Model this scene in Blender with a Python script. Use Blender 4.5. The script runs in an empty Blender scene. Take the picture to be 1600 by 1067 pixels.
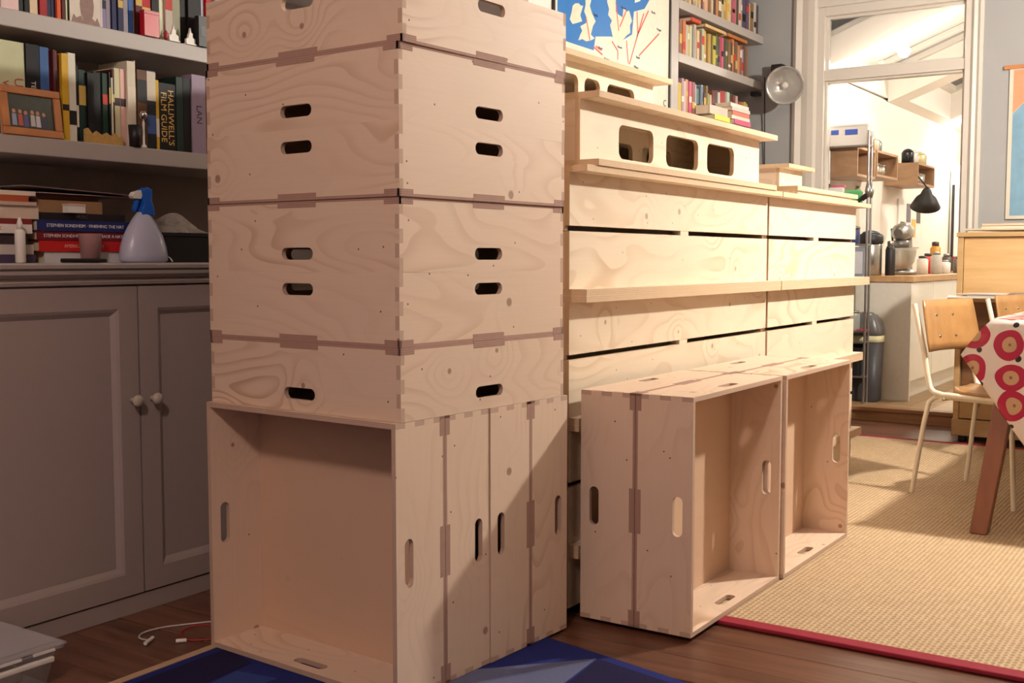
import bpy, bmesh, math, random
from mathutils import Vector, Matrix
from math import pi, sin, cos, radians as R
random.seed(7)
S = bpy.context.scene
COL = S.collection

# ---------------------------------------------------------------- camera, world, lights, exposure
cam_data = bpy.data.cameras.new('camera'); cam = bpy.data.objects.new('camera', cam_data); COL.objects.link(cam)
cam_data.sensor_width = 36; cam_data.lens = 39.43; cam_data.clip_start = .02
cam.location = (0, 0, 1.0); cam.rotation_euler = (R(90 - 4.194), 0, R(33.546))
S.camera = cam
S.view_settings.view_transform = 'Standard'; S.view_settings.look = 'None'
S.view_settings.exposure = 0.12; S.view_settings.gamma = 1.0; S.view_settings.use_curve_mapping = False
W = bpy.data.worlds.new('world'); S.world = W; W.use_nodes = True
W.node_tree.nodes['Background'].inputs[0].default_value = (.02, .022, .03, 1)
W.node_tree.nodes['Background'].inputs[1].default_value = .3
DINING_L = 2900.0       # bulb over the table
FRONT_L = 190.0         # globe behind the camera
KITCHEN_L = 420.0
KITCHEN_STRIP_L = 90.0
WARM = (1.0, .93, .82); PINK = (1.0, .76, .68); KIT = (1.0, .93, .80)

# ---------------------------------------------------------------- materials
MATS = {}
def newmat(name):
    m = bpy.data.materials.new(name); m.use_nodes = True
    nt = m.node_tree; b = nt.nodes['Principled BSDF']
    return m, nt, b
def lin(c): return tuple(((x/255)/12.92 if x/255 <= .04045 else ((x/255+.055)/1.055)**2.4) for x in c)
def nd(nt, t, ins=None, **kw):
    n = nt.nodes.new(t)
    for k, v in kw.items(): setattr(n, k, v)
    for k, v in (ins or {}).items():
        if isinstance(v, bpy.types.NodeSocket): nt.links.new(v, n.inputs[k])
        else: n.inputs[k].default_value = v
    return n
def mth(nt, op, a, b=0.0, c=0.0):
    n = nd(nt, 'ShaderNodeMath', {0: a, 1: b, 2: c}, operation=op); return n.outputs[0]
def mixc(nt, f, a, b):
    n = nt.nodes.new('ShaderNodeMix'); n.data_type = 'RGBA'
    for i, v in ((0, f), (6, a), (7, b)):
        if isinstance(v, bpy.types.NodeSocket): nt.links.new(v, n.inputs[i])
        else: n.inputs[i].default_value = v if i == 0 else (*v[:3], 1)
    return n.outputs[2]
def flat(c, rough=.6, metal=0, var=.08, scale=30, bump=0, name=None, coat=0):
    """plain coloured surface with a faint procedural mottling; c is sRGB 0-255"""
    key = (c, rough, metal, var, scale, bump)
    if key in MATS: return MATS[key]
    m, nt, b = newmat(name or 'surface_%d_%d_%d' % c)
    tc = nd(nt, 'ShaderNodeTexCoord')
    n = nd(nt, 'ShaderNodeTexNoise', {'Vector': tc.outputs['Object'], 'Scale': scale, 'Detail': 4})
    l = lin(c)
    k = mixc(nt, n.outputs[0], tuple(x*(1-var) for x in l), tuple(min(1, x*(1+var)) for x in l))
    nt.links.new(k, b.inputs['Base Color'])
    b.inputs['Roughness'].default_value = rough; b.inputs['Metallic'].default_value = metal
    b.inputs['Coat Weight'].default_value = coat
    if not metal and rough > .5: b.inputs['Specular IOR Level'].default_value = .25
    if bump:
        bp = nd(nt, 'ShaderNodeBump', {'Height': n.outputs[0], 'Strength': bump, 'Distance': .002})
        nt.links.new(bp.outputs[0], b.inputs['Normal'])
    MATS[key] = m; return m
def clear(c=(235, 235, 235), amount=.35, rough=.1, name='clear_plastic'):
    key = ('clear', c, amount, rough)
    if key in MATS: return MATS[key]
    m, nt, b = newmat(name)
    b.inputs['Base Color'].default_value = (*lin(c), 1); b.inputs['Roughness'].default_value = rough
    tr = nd(nt, 'ShaderNodeBsdfTransparent')
    lw = nd(nt, 'ShaderNodeLayerWeight', {'Blend': .35})
    f = mth(nt, 'MAXIMUM', amount, lw.outputs['Facing'])
    mx = nd(nt, 'ShaderNodeMixShader', {0: f, 1: tr.outputs[0], 2: b.outputs[0]})
    nt.links.new(mx.outputs[0], nt.nodes['Material Output'].inputs[0]); MATS[key] = m; return m
def emit(c, s, name='lit_bulb'):
    m, nt, b = newmat(name)
    e = nd(nt, 'ShaderNodeEmission', {0: (*c, 1), 1: s}); nt.links.new(e.outputs[0], nt.nodes['Material Output'].inputs[0]); return m

def plywood(name, base, dark, ring=1.0, knots=1.0, warm=1.0):
    """softwood-faced plywood, grain along the panel's local X"""
    m, nt, b = newmat(name)
    tc = nd(nt, 'ShaderNodeTexCoord'); oi = nd(nt, 'ShaderNodeObjectInfo')
    sx = nd(nt, 'ShaderNodeSeparateXYZ', {0: tc.outputs['Object']})
    rnd = oi.outputs['Random']
    ox = mth(nt, 'MULTIPLY_ADD', rnd, 97.0, sx.outputs[0])
    r2 = mth(nt, 'FRACT', mth(nt, 'MULTIPLY', rnd, 17.31))
    oy = mth(nt, 'MULTIPLY_ADD', r2, 53.0, sx.outputs[1])
    P = nd(nt, 'ShaderNodeCombineXYZ', {0: ox, 1: oy, 2: 0.0}).outputs[0]
    # knots: sparse cells
    vo = nd(nt, 'ShaderNodeTexVoronoi', {'Vector': P, 'Scale': 4.3}, voronoi_dimensions='2D')
    pick = nd(nt, 'ShaderNodeSeparateColor', {0: vo.outputs['Color']})
    on = mth(nt, 'GREATER_THAN', pick.outputs[0], .60)
    size = mth(nt, 'MULTIPLY_ADD', pick.outputs[1], .028, .022)
    kd = mth(nt, 'DIVIDE', vo.outputs['Distance'], size)
    kn = nd(nt, 'ShaderNodeMapRange', {0: kd, 1: .75, 2: 1.15, 3: 1.0, 4: 0.0}).outputs[0]
    kn = mth(nt, 'MULTIPLY', kn, on)
    halo = nd(nt, 'ShaderNodeMapRange', {0: vo.outputs['Distance'], 1: 0.0, 2: .42, 3: 1.0, 4: 0.0}, interpolation_type='SMOOTHSTEP').outputs[0]
    halo = mth(nt, 'MULTIPLY', halo, on)
    # growth rings
    mp = nd(nt, 'ShaderNodeMapping', {'Vector': P, 'Scale': (1.5, 4.6, 1)})
    n1 = nd(nt, 'ShaderNodeTexNoise', {'Vector': mp.outputs[0], 'Scale': 1.0, 'Detail': 1.5, 'Roughness': .4})
    v = mth(nt, 'MULTIPLY_ADD', halo, .16, n1.outputs[0])
    ph = mth(nt, 'MULTIPLY', v, 20.0*ring)
    tri = mth(nt, 'FRACT', ph)
    line = nd(nt, 'ShaderNodeMapRange', {0: tri, 1: .45, 2: .95, 3: 0.0, 4: 1.0}, interpolation_type='SMOOTHSTEP').outputs[0]
    cut = nd(nt, 'ShaderNodeMapRange', {0: tri, 1: .95, 2: 1.0, 3: 1.0, 4: 0.0}).outputs[0]
    line = mth(nt, 'MULTIPLY', line, cut)
    n2 = nd(nt, 'ShaderNodeTexNoise', {'Vector': P, 'Scale': 2.3, 'Detail': 2})
    patch = nd(nt, 'ShaderNodeMapRange', {0: n2.outputs[0], 1: .42, 2: .70, 3: .05, 4: .70}).outputs[0]
    line = mth(nt, 'MULTIPLY', line, patch)
    line = mth(nt, 'MINIMUM', mth(nt, 'MULTIPLY', line, mth(nt, 'MULTIPLY_ADD', r2, 1.7, .3)), 1.0)
    mp3 = nd(nt, 'ShaderNodeMapping', {'Vector': P, 'Scale': (5, 160, 1)})
    n3 = nd(nt, 'ShaderNodeTexNoise', {'Vector': mp3.outputs[0], 'Scale': 1.0, 'Detail': 3})
    c = mixc(nt, n2.outputs[0], tuple(x*.93 for x in base), tuple(min(1, x*1.05) for x in base))
    c = mixc(nt, line, c, dark)
    c = mixc(nt, mth(nt, 'MULTIPLY', n3.outputs[0], .22), c, dark)
    c = mixc(nt, mth(nt, 'MULTIPLY', kn, .7*knots), c, (.20, .085, .035))
    # pin knots and screw heads
    vp = nd(nt, 'ShaderNodeTexVoronoi', {'Vector': P, 'Scale': 7.0}, voronoi_dimensions='2D')
    pc = nd(nt, 'ShaderNodeSeparateColor', {0: vp.outputs['Color']})
    pin = mth(nt, 'MULTIPLY', mth(nt, 'LESS_THAN', vp.outputs['Distance'], .017), mth(nt, 'GREATER_THAN', pc.outputs[2], .35))
    c = mixc(nt, mth(nt, 'MULTIPLY', pin, .85*knots), c, (.05, .025, .015))
    nt.links.new(c, b.inputs['Base Color']); b.inputs['Roughness'].default_value = .55
    b.inputs['Specular IOR Level'].default_value = .3
    bp = nd(nt, 'ShaderNodeBump', {'Height': n3.outputs[0], 'Strength': .12, 'Distance': .001})
    nt.links.new(bp.outputs[0], b.inputs['Normal'])
    return m
def plyedge(name, a, c2):
    m, nt, b = newmat(name)
    tc = nd(nt, 'ShaderNodeTexCoord'); sx = nd(nt, 'ShaderNodeSeparateXYZ', {0: tc.outputs['Object']})
    w = mth(nt, 'GREATER_THAN', mth(nt, 'FRACT', mth(nt, 'MULTIPLY', sx.outputs[2], 1/.0045)), .5)
    n = nd(nt, 'ShaderNodeTexNoise', {'Vector': tc.outputs['Object'], 'Scale': 60.0})
    c = mixc(nt, mth(nt, 'MULTIPLY_ADD', w, .6, mth(nt, 'MULTIPLY', n.outputs[0], .4)), a, c2)
    nt.links.new(c, b.inputs['Base Color']); b.inputs['Roughness'].default_value = .8
    return m
PLY = plywood('spruce_plywood', (.74, .57, .435), (.54, .36, .24), ring=.75)
PLY_E = plyedge('plywood_edge', (.45, .30, .22), (.56, .40, .30))
PLY_T = plyedge('plywood_tab_edge', (.31, .175, .14), (.44, .275, .21))
PINE = plywood('pale_plywood', (.79, .66, .50), (.60, .43, .28), ring=.5, knots=.8)
PINE_E = plyedge('pale_plywood_edge', (.52, .35, .21), (.68, .50, .33))
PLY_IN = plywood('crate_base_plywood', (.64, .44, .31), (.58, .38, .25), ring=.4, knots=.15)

def wood(name, base, dark, sc=(1, 14, 14), rough=.45, rnd=True, ax=0):
    m, nt, b = newmat(name)
    tc = nd(nt, 'ShaderNodeTexCoord'); oi = nd(nt, 'ShaderNodeObjectInfo')
    off = nd(nt, 'ShaderNodeCombineXYZ', {0: mth(nt, 'MULTIPLY', oi.outputs['Random'], 91.0 if rnd else 0.0), 1: oi.outputs['Random'], 2: 0.0})
    ad = nd(nt, 'ShaderNodeVectorMath', {0: tc.outputs['Object'], 1: off.outputs[0]}, operation='ADD')
    mp = nd(nt, 'ShaderNodeMapping', {'Vector': ad.outputs[0], 'Scale': sc})
    n = nd(nt, 'ShaderNodeTexNoise', {'Vector': mp.outputs[0], 'Scale': 2.0, 'Detail': 6, 'Roughness': .6})
    f = nd(nt, 'ShaderNodeMapRange', {0: n.outputs[0], 1: .3, 2: .7, 3: 0.0, 4: 1.0}).outputs[0]
    c = mixc(nt, f, dark, base)
    hv = nd(nt, 'ShaderNodeHueSaturation', {'Color': c, 'Value': mth(nt, 'MULTIPLY_ADD', oi.outputs['Random'], .35, .82)})
    nt.links.new(hv.outputs[0], b.inputs['Base Color']); b.inputs['Roughness'].default_value = rough
    bp = nd(nt, 'ShaderNodeBump', {'Height': n.outputs[0], 'Strength': .15, 'Distance': .002})
    nt.links.new(bp.outputs[0], b.inputs['Normal'])
    return m
FLOORB = wood('dark_floorboard', (.21, .09, .05), (.075, .028, .016), (1.2, 16, 1), rough=.33)
KFLOOR = wood('pale_kitchen_board', (.45, .30, .17), (.30, .18, .09), (1, 16, 1), rough=.4)
STEPW = wood('pine_step', (.42, .22, .10), (.25, .12, .05), (1, 12, 12))
BEECH = wood('beech_veneer', (.52, .34, .16), (.44, .27, .115), (1.5, 1.5, 14), rough=.4)
BEECH_D = wood('brown_veneer', (.26, .12, .05), (.17, .075, .03), (2, 2, 12))
CHAIRP = wood('chair_plywood', (.40, .215, .08), (.32, .16, .055), (2, 8, 8), rough=.3)
TABLEW = wood('reddish_table_wood', (.27, .10, .045), (.17, .06, .03), (6, 6, 1), rough=.4)
WORKW = wood('oak_worktop', (.50, .30, .14), (.33, .18, .08), (8, 1, 8))
BOXW = wood('oak_wall_box', (.42, .25, .14), (.30, .17, .09), (4, 4, 10))
FRAMEW = wood('orange_pine_frame', (.52, .22, .075), (.40, .15, .05), (2, 10, 10))

GREYP = flat((160, 147, 142), .5, var=.03, name='grey_satin_paint')
GREYS = flat((172, 164, 158), .5, var=.03, name='grey_shelf_paint')
WALLG = flat((158, 158, 158), .85, var=.03, scale=8, bump=.1, name='grey_wall_paint')
WALLW = flat((214, 208, 200), .85, var=.02, scale=8, name='off_white_plaster')
TRIMW = flat((205, 198, 188), .4, var=.02, name='white_gloss_trim')
KWHITE = flat((226, 220, 212), .8, var=.02, name='kitchen_white_plaster')
GLOSSW = flat((226, 224, 216), .25, var=.01, name='white_gloss_unit')
BLACK = flat((22, 20, 22), .5, name='black_plastic')
WHITE = flat((228, 224, 216), .5, name='white_plastic')
STEEL = flat((160, 158, 155), .28, metal=.9, name='brushed_steel')
CHROME = flat((205, 203, 200), .12, metal=1, name='chrome')
PAGES = flat((205, 190, 162), .85, name='book_pages')
TUBEW = flat((226, 216, 196), .35, name='cream_enamel')

def weave():
    m, nt, b = newmat('sisal_weave')
    tc = nd(nt, 'ShaderNodeTexCoord'); sx = nd(nt, 'ShaderNodeSeparateXYZ', {0: tc.outputs['Object']})
    n = nd(nt, 'ShaderNodeTexNoise', {'Vector': tc.outputs['Object'], 'Scale': 45.0, 'Detail': 3})
    big = nd(nt, 'ShaderNodeTexNoise', {'Vector': tc.outputs['Object'], 'Scale': 2.5, 'Detail': 2})
    xw = mth(nt, 'MULTIPLY_ADD', n.outputs[0], .007, sx.outputs[0])
    rib = mth(nt, 'SINE', mth(nt, 'MULTIPLY', xw, 2*pi/.015))
    row = mth(nt, 'FLOOR', mth(nt, 'MULTIPLY', sx.outputs[0], 1/.015))
    st = mth(nt, 'SINE', mth(nt, 'MULTIPLY_ADD', row, pi, mth(nt, 'MULTIPLY', sx.outputs[1], 2*pi/.021)))
    h = mth(nt, 'MULTIPLY_ADD', rib, .30, mth(nt, 'MULTIPLY', st, .22))
    f = mth(nt, 'ADD', mth(nt, 'ADD', h, .5), mth(nt, 'MULTIPLY_ADD', n.outputs[0], .7, -.35))
    f = nd(nt, 'ShaderNodeClamp', {0: f}).outputs[0]
    c = mixc(nt, f, (.33, .21, .115), (.64, .49, .31))
    c = mixc(nt, mth(nt, 'MULTIPLY', big.outputs[0], .35), c, (.43, .29, .155))
    nt.links.new(c, b.inputs['Base Color']); b.inputs['Roughness'].default_value = .8
    b.inputs['Specular IOR Level'].default_value = .25
    bp = nd(nt, 'ShaderNodeBump', {'Height': h, 'Strength': .7, 'Distance': .004}); nt.links.new(bp.outputs[0], b.inputs['Normal'])
    return m
SISAL = weave()
REDB = flat((146, 40, 56), .8, var=.1, scale=200, name='red_cotton_binding')
def pile(name, c):
    return flat(c, .95, var=.25, scale=260, bump=.6, name=name)

# ---------------------------------------------------------------- geometry helpers
class MB:
    def __init__(s): s.v = []; s.f = []; s.m = []; s.s = []
    def add(s, vs, fs, mi=0, sm=False):
        o = len(s.v); s.v += [tuple(v) for v in vs]
        for f in fs: s.f.append(tuple(i+o for i in f)); s.m.append(mi); s.s.append(sm)
        return s
    def box(s, x0, x1, y0, y1, z0, z1, mi=0, M=None):
        vs = [Vector(p) for p in ((x0,y0,z0),(x1,y0,z0),(x1,y1,z0),(x0,y1,z0),(x0,y0,z1),(x1,y0,z1),(x1,y1,z1),(x0,y1,z1))]
        if M is not None: vs = [M @ v for v in vs]
        return s.add(vs, [(0,3,2,1),(4,5,6,7),(0,1,5,4),(1,2,6,5),(2,3,7,6),(3,0,4,7)], mi)
    def tube(s, pts, r, n=8, mi=0, cap=True):
        pts = [Vector(p) for p in pts]; rs = r if isinstance(r, (list, tuple)) else [r]*len(pts)
        rings = []; up = None
        for i, p in enumerate(pts):
            d = (pts[min(i+1, len(pts)-1)] - pts[max(i-1, 0)]).normalized()
            if up is None:
                up = d.orthogonal().normalized()
            up = (up - d*up.dot(d)).normalized() if (up - d*up.dot(d)).length > 1e-4 else d.orthogonal().normalized()
            w = d.cross(up)
            rings.append([p + (up*cos(2*pi*k/n) + w*sin(2*pi*k/n))*rs[i] for k in range(n)])
        vs = [v for r_ in rings for v in r_]; fs = []
        for i in range(len(pts)-1):
            for k in range(n):
                a = i*n+k; b = i*n+(k+1) % n; fs.append((a, b, b+n, a+n))
        s.add(vs, fs, mi, True)
        if cap:
            s.add(rings[0], [tuple(reversed(range(n)))], mi); s.add(rings[-1], [tuple(range(n))], mi)
        return s
    def lathe(s, prof, c=(0, 0, 0), n=20, mi=0, M=None, sq=(1, 1)):
        vs = []; fs = []
        for r, z in prof:
            for k in range(n):
                v = Vector((r*cos(2*pi*k/n)*sq[0], r*sin(2*pi*k/n)*sq[1], z))
                if M is not None: v = M @ v
                vs.append(v + Vector(c))
        for i in range(len(prof)-1):
            for k in range(n):
                a = i*n+k; b = i*n+(k+1) % n; fs.append((a, b, b+n, a+n))
        fs.append(tuple(reversed(range(n)))); fs.append(tuple((len(prof)-1)*n+k for k in range(n)))
        return s.add(vs, fs, mi, True)
    def prism(s, poly, a, b, axis='y', mi=0):
        """poly of 2-D points extruded from a to b along axis"""
        def P(p, t): return {'x': (t, p[0], p[1]), 'y': (p[0], t, p[1]), 'z': (p[0], p[1], t)}[axis]
        n = len(poly); vs = [P(p, a) for p in poly] + [P(p, b) for p in poly]
        fs = [(i, (i+1) % n, (i+1) % n+n, i+n) for i in range(n)] + [tuple(reversed(range(n))), tuple(range(n, 2*n))]
        return s.add(vs, fs, mi)
    def build(s, name, mats, parent=None, loc=None, recalc=True, bevel=0):
        me = bpy.data.meshes.new(name); me.from_pydata(s.v, [], s.f)
        mats = mats if isinstance(mats, (list, tuple)) else [mats]
        for m in mats: me.materials.append(m)
        for i, p in enumerate(me.polygons): p.material_index = min(s.m[i], len(mats)-1); p.use_smooth = s.s[i]
        if recalc:
            bm = bmesh.new(); bm.from_mesh(me); bmesh.ops.recalc_face_normals(bm, faces=bm.faces); bm.to_mesh(me); bm.free()
        o = bpy.data.objects.new(name, me); COL.objects.link(o)
        if parent: o.parent = parent
        if loc: o.location = loc
        if bevel:
            b = o.modifiers.new('bevel', 'BEVEL'); b.width = bevel; b.segments = 2; b.limit_method = 'ANGLE'
        return o
def B(name, mats, parent, *boxes, **k):
    m = MB()
    for b in boxes: m.box(*b)
    return m.build(name, mats, parent, **k)
ALL = []
def tag(o, label, cat, group=None, kind=None):
    o['label'] = label; o['category'] = cat
    if group: o['group'] = group
    if kind: o['kind'] = kind
    ALL.append(o); return o
def thing(name, label, cat, loc=(0, 0, 0), rz=0, group=None, M=None):
    o = bpy.data.objects.new(name, None); COL.objects.link(o); o.empty_display_size = .05
    if M is not None: o.matrix_world = M
    else: o.location = loc; o.rotation_euler = (0, 0, rz)
    return tag(o, label, cat, group)
def struct(o, label=None):
    o['kind'] = 'structure'
    if label: o['label'] = label
    return o
def kids(o): return [c for c in COL.objects if c.parent == o]
def copy_tree(o, parent=None, chm=None):
    c = o.copy(); COL.objects.link(c); c.parent = parent
    for ch in CH[o.name]: copy_tree(ch, c) if False else _cp(ch, c)
    return c
def _cp(o, p):
    c = o.copy(); COL.objects.link(c); c.parent = p
    for ch in CH.get(o.name, []): _cp(ch, c)
    return c
CH = {}
def remember(o):
    CH[o.name] = [c for c in COL.objects if c.parent == o]
    for c in CH[o.name]: remember(c)
def rrect(x0, x1, y0, y1, r, n=5):
    pts = []
    for cx, cy, a in ((x1-r, y1-r, 0), (x0+r, y1-r, pi/2), (x0+r, y0+r, pi), (x1-r, y0+r, 3*pi/2)):
        for k in range(n+1): t = a + k*pi/2/n; pts.append((cx+r*cos(t), cy+r*sin(t)))
    return pts
def panel_mesh(name, outline, holes, t, mats):
    bm = bmesh.new(); edges = []
    for loop in [outline]+holes:
        vs = [bm.verts.new((p[0], p[1], 0)) for p in loop]
        for i in range(len(vs)): edges.append(bm.edges.new((vs[i], vs[(i+1) % len(vs)])))
    bmesh.ops.triangle_fill(bm, use_beauty=True, use_dissolve=False, edges=edges)
    bm.verts.ensure_lookup_table()
    r = bmesh.ops.extrude_face_region(bm, geom=list(bm.faces))
    bmesh.ops.translate(bm, verts=[g for g in r['geom'] if isinstance(g, bmesh.types.BMVert)], vec=(0, 0, t))
    bmesh.ops.recalc_face_normals(bm, faces=bm.faces)
    bmesh.ops.dissolve_limit(bm, angle_limit=.01, verts=bm.verts, edges=bm.edges)
    for f in bm.faces: f.material_index = 0 if abs(f.normal.z) > .7 else 1
    me = bpy.data.meshes.new(name); bm.to_mesh(me); bm.free()
    for m in mats: me.materials.append(m)
    return me
def frame_matrix(o, x, y):
    x = Vector(x).normalized(); y = Vector(y).normalized(); z = x.cross(y)
    M = Matrix((x, y, z)).transposed().to_4x4(); M.translation = Vector(o); return M
def place(me, name, parent, o, x, y):
    ob = bpy.data.objects.new(name, me); COL.objects.link(ob); ob.parent = parent
    ob.matrix_local = frame_matrix(o, x, y); return ob
def rectpoly(w, h): return [(0, 0), (w, 0), (w, h), (0, h)]
def text(name, s, size, mat, parent, o, x, y, ext=.0004, sx=1.0):
    cu = bpy.data.curves.new(name, 'FONT'); cu.body = s; cu.size = size; cu.extrude = ext; cu.align_x = 'CENTER'; cu.align_y = 'CENTER'
    cu.resolution_u = 2
    ob = bpy.data.objects.new(name, cu); COL.objects.link(ob)
    me = bpy.data.meshes.new_from_object(ob); bpy.data.objects.remove(ob)
    me.materials.clear(); me.materials.append(mat)
    o2 = bpy.data.objects.new(name, me); COL.objects.link(o2)
    if parent: o2.parent = parent
    M = frame_matrix(o, x, y); o2.matrix_local = M @ Matrix.Diagonal((sx, 1, 1, 1)); return o2
TENS = ['', '', 'twenty', 'thirty', 'forty']
ONES = ['', 'first', 'second', 'third', 'fourth', 'fifth', 'sixth', 'seventh', 'eighth', 'ninth', 'tenth', 'eleventh', 'twelfth', 'thirteenth', 'fourteenth', 'fifteenth', 'sixteenth', 'seventeenth', 'eighteenth', 'nineteenth']
def ordn(n):
    if n < 20: return ONES[n]
    if n % 10 == 0: return {20: 'twentieth', 30: 'thirtieth', 40: 'fortieth'}[n]
    return TENS[n//10] + '-' + ONES[n % 10]

# ================================================================ THE ROOM
fl = B('floor', FLOORB, None, (-3.05, 2.3, -1.6, 7.0, -.08, -.022)); struct(fl)
y = -1.6; k = 0
while y < 6.99:
    y1 = min(y+.148, 7.0)
    B('floor_plank', FLOORB, fl, (-3.05, 2.3, y+.0015, y1-.0015, -.022, 0 - .0008*(k % 3)), bevel=.0015); y += .148; k += 1
kf = B('floor_kitchen', KFLOOR, None, (-2.5, .7, 7.06, 11.6, 0, .062)); struct(kf)
for i in range(22):
    x0 = -2.5 + i*.145
    B('floor_plank', KFLOOR, kf, (x0+.001, min(x0+.144, .7), 7.06, 11.6, .062, .085))
st = MB().box(-2.3, -1.47, 7.0, 7.06, 0, .062).build('trim_1', STEPW); struct(st, 'pine riser of the step up to the kitchen')
st = MB().box(-2.3, -1.47, 6.975, 7.07, .062, .087).build('trim_2', STEPW, bevel=.004); struct(st, 'rounded pine tread at the kitchen doorway')

wl = B('wall_left', WALLG, None, (-3.1, -3.0, -1.6, 7.1, 0, 2.9)); struct(wl)
cb = B('wall_chimney', WALLW, None, (-3.0, -2.70, 4.2, 5.63, 0, 2.9)); struct(cb)
we = B('wall_end', WALLG, None, (-3.0, -2.47, 7.0, 7.1, 0, 2.9), (-1.40, 2.3, 7.0, 7.1, 0, 2.9), (-2.47, -1.40, 7.0, 7.1, 2.5605, 2.9)); struct(we)
WALLD = flat((150, 142, 132), .85, var=.03, scale=8, name='taupe_wall_paint')
wr = B('wall_right', WALLD, None, (2.3, 2.4, -1.6, 7.1, 0, 2.9)); struct(wr)
wb = B('wall_back', WALLD, None, (-3.1, 2.4, -1.7, -1.6, 0, 2.9)); struct(wb)
ce = B('ceiling', flat((176, 170, 162), .9, name='ceiling_paint'), None, (-3.1, 2.4, -1.7, 7.1, 2.9, 3.0)); struct(ce)
# doorway frame with transom
dr = MB()
dr.box(-2.36, -2.30, 6.99, 7.1, 0, 2.56).box(-1.47, -1.42, 6.99, 7.1, 0, 2.56).box(-2.30, -1.47, 7.0, 7.09, 2.108, 2.172).box(-2.30, -1.47, 6.99, 7.1, 2.505, 2.56)
dr.box(-2.30, -2.285, 7.02, 7.08, .087, 2.108).box(-1.485, -1.47, 7.02, 7.08, .087, 2.108).box(-2.285, -1.485, 7.02, 7.08, 2.095, 2.108)
dr = dr.build('door_1', TRIMW, bevel=.003); struct(dr, 'white painted doorway frame with a transom bar')
for nm, prof in (('trim_3', [(-2.50, 7.0), (-2.50, 6.982), (-2.475, 6.965), (-2.44, 6.978), (-2.40, 6.97), (-2.36, 6.97), (-2.345, 6.99), (-2.345, 7.0)]),
                 ('trim_4', [(-1.435, 7.0), (-1.435, 6.985), (-1.42, 6.970), (-1.40, 6.976), (-1.385, 6.964), (-1.368, 6.982), (-1.368, 7.0)])):
    struct(MB().prism(prof, 0, 2.66, 'z').build(nm, TRIMW), 'moulded white architrave beside the kitchen doorway')
struct(MB().box(-2.50, -1.368, 6.968, 7.0, 2.6605, 2.73).box(-2.36, -1.435, 6.985, 7.0, 2.5605, 2.66).build('trim_5', TRIMW, bevel=.004), 'moulded head of the kitchen doorway')
w1 = MB().box(-2.30, -2.283, 7.03, 7.06, 2.172, 2.505).box(-1.487, -1.47, 7.03, 7.06, 2.172, 2.505).box(-2.283, -1.487, 7.03, 7.06, 2.172, 2.186).box(-2.283, -1.487, 7.03, 7.06, 2.49, 2.505).build('window_1', TRIMW)
struct(w1, 'transom window above the kitchen doorway')
gl = B('pane', clear((255, 255, 250), .05, .03, 'window_glass'), w1, (-2.283, -1.487, 7.043, 7.047, 2.186, 2.49))
for nm, bx in (('baseboard_end', (-1.365, 2.3, 6.98, 7.0, 0, .12)), ('baseboard_left', (-3.0, -2.5, 6.982, 7.0, 0, .12))):
    struct(B(nm, TRIMW, None, bx))

# ---- kitchen shell: lean-to ceiling with two roof-light shafts
struct(B('wall_kitchen_left', KWHITE, None, (-2.5, -2.4, 7.1, 11.6, 0, 1.935)))
struct(B('wall_kitchen_back', KWHITE, None, (-2.5, .8, 11.6, 11.7, 0, 3.2)))
struct(B('wall_kitchen_right', KWHITE, None, (.7, .8, 7.1, 11.6, 0, 3.8)))
struct(B('wall_kitchen_front', KWHITE, None, (-2.5, -2.37, 7.1, 7.13, 1.9, 2.95), (-1.40, .7, 7.1, 7.13, 0, 3.8), (-2.5, -1.4, 7.1, 7.13, 2.6, 3.8)))
def kz(x): return 2.173 + .38*(x+2.357)
kc = MB()
def slab(x0, x1, y0, y1):
    kc.add([(x0, y0, kz(x0)), (x1, y0, kz(x1)), (x1, y1, kz(x1)), (x0, y1, kz(x0)), (x0, y0, kz(x0)+.03), (x1, y0, kz(x1)+.03), (x1, y1, kz(x1)+.03), (x0, y1, kz(x0)+.03)],
           [(0, 3, 2, 1), (4, 5, 6, 7), (0, 1, 5, 4), (1, 2, 6, 5), (2, 3, 7, 6), (3, 0, 4, 7)])
A = (-2.357, -1.15, 7.12, 8.65); Bq = (-2.27, -1.45, 8.92, 10.3)
slab(-1.15, .7, 7.1, 8.65); slab(-2.357, .7, 8.65, 8.92)
slab(-2.357, -2.27, 8.92, 10.3); slab(-1.45, .7, 8.92, 10.3); slab(-2.357, .7, 10.3, 11.6)
kc.add([(-2.401, 7.1, 1.93), (-2.357, 7.1, 2.173), (-2.357, 11.6, 2.173), (-2.401, 11.6, 1.93), (-2.431, 7.1, 1.94), (-2.387, 7.1, 2.203), (-2.387, 11.6, 2.203), (-2.431, 11.6, 1.94)],
       [(0, 3, 2, 1), (4, 5, 6, 7), (0, 1, 5, 4), (1, 2, 6, 5), (2, 3, 7, 6), (3, 0, 4, 7)])
struct(kc.build('ceiling_kitchen', KWHITE), 'sloping white kitchen ceiling')
def shaft(q, top, nm, lab):
    x0, x1, y0, y1 = q; m = MB(); w_ = .02
    for (xa, ya, xb, yb, dx, dy) in ((x0, y0, x1, y0, 0, -w_), (x1, y0, x1, y1, w_, 0), (x1, y1, x0, y1, 0, w_), (x0, y1, x0, y0, -w_, 0)):
        lo_ = .0301
        P4 = [(xa, ya, kz(xa)+lo_), (xb, yb, kz(xb)+lo_), (xb, yb, kz(xb)+top), (xa, ya, kz(xa)+top)]
        m.add(P4+[(p[0]+dx, p[1]+dy, p[2]) for p in P4], [(0, 3, 2, 1), (4, 5, 6, 7), (0, 1, 5, 4), (1, 2, 6, 5), (2, 3, 7, 6), (3, 0, 4, 7)])
    struct(m.build(nm, KWHITE), lab)
shaft(A, .20, 'ceiling_shaft', 'white shaft of the nearer kitchen roof light')
shaft(Bq, .22, 'ceiling_shaft_far', 'white shaft of the farther kitchen roof light')
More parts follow.
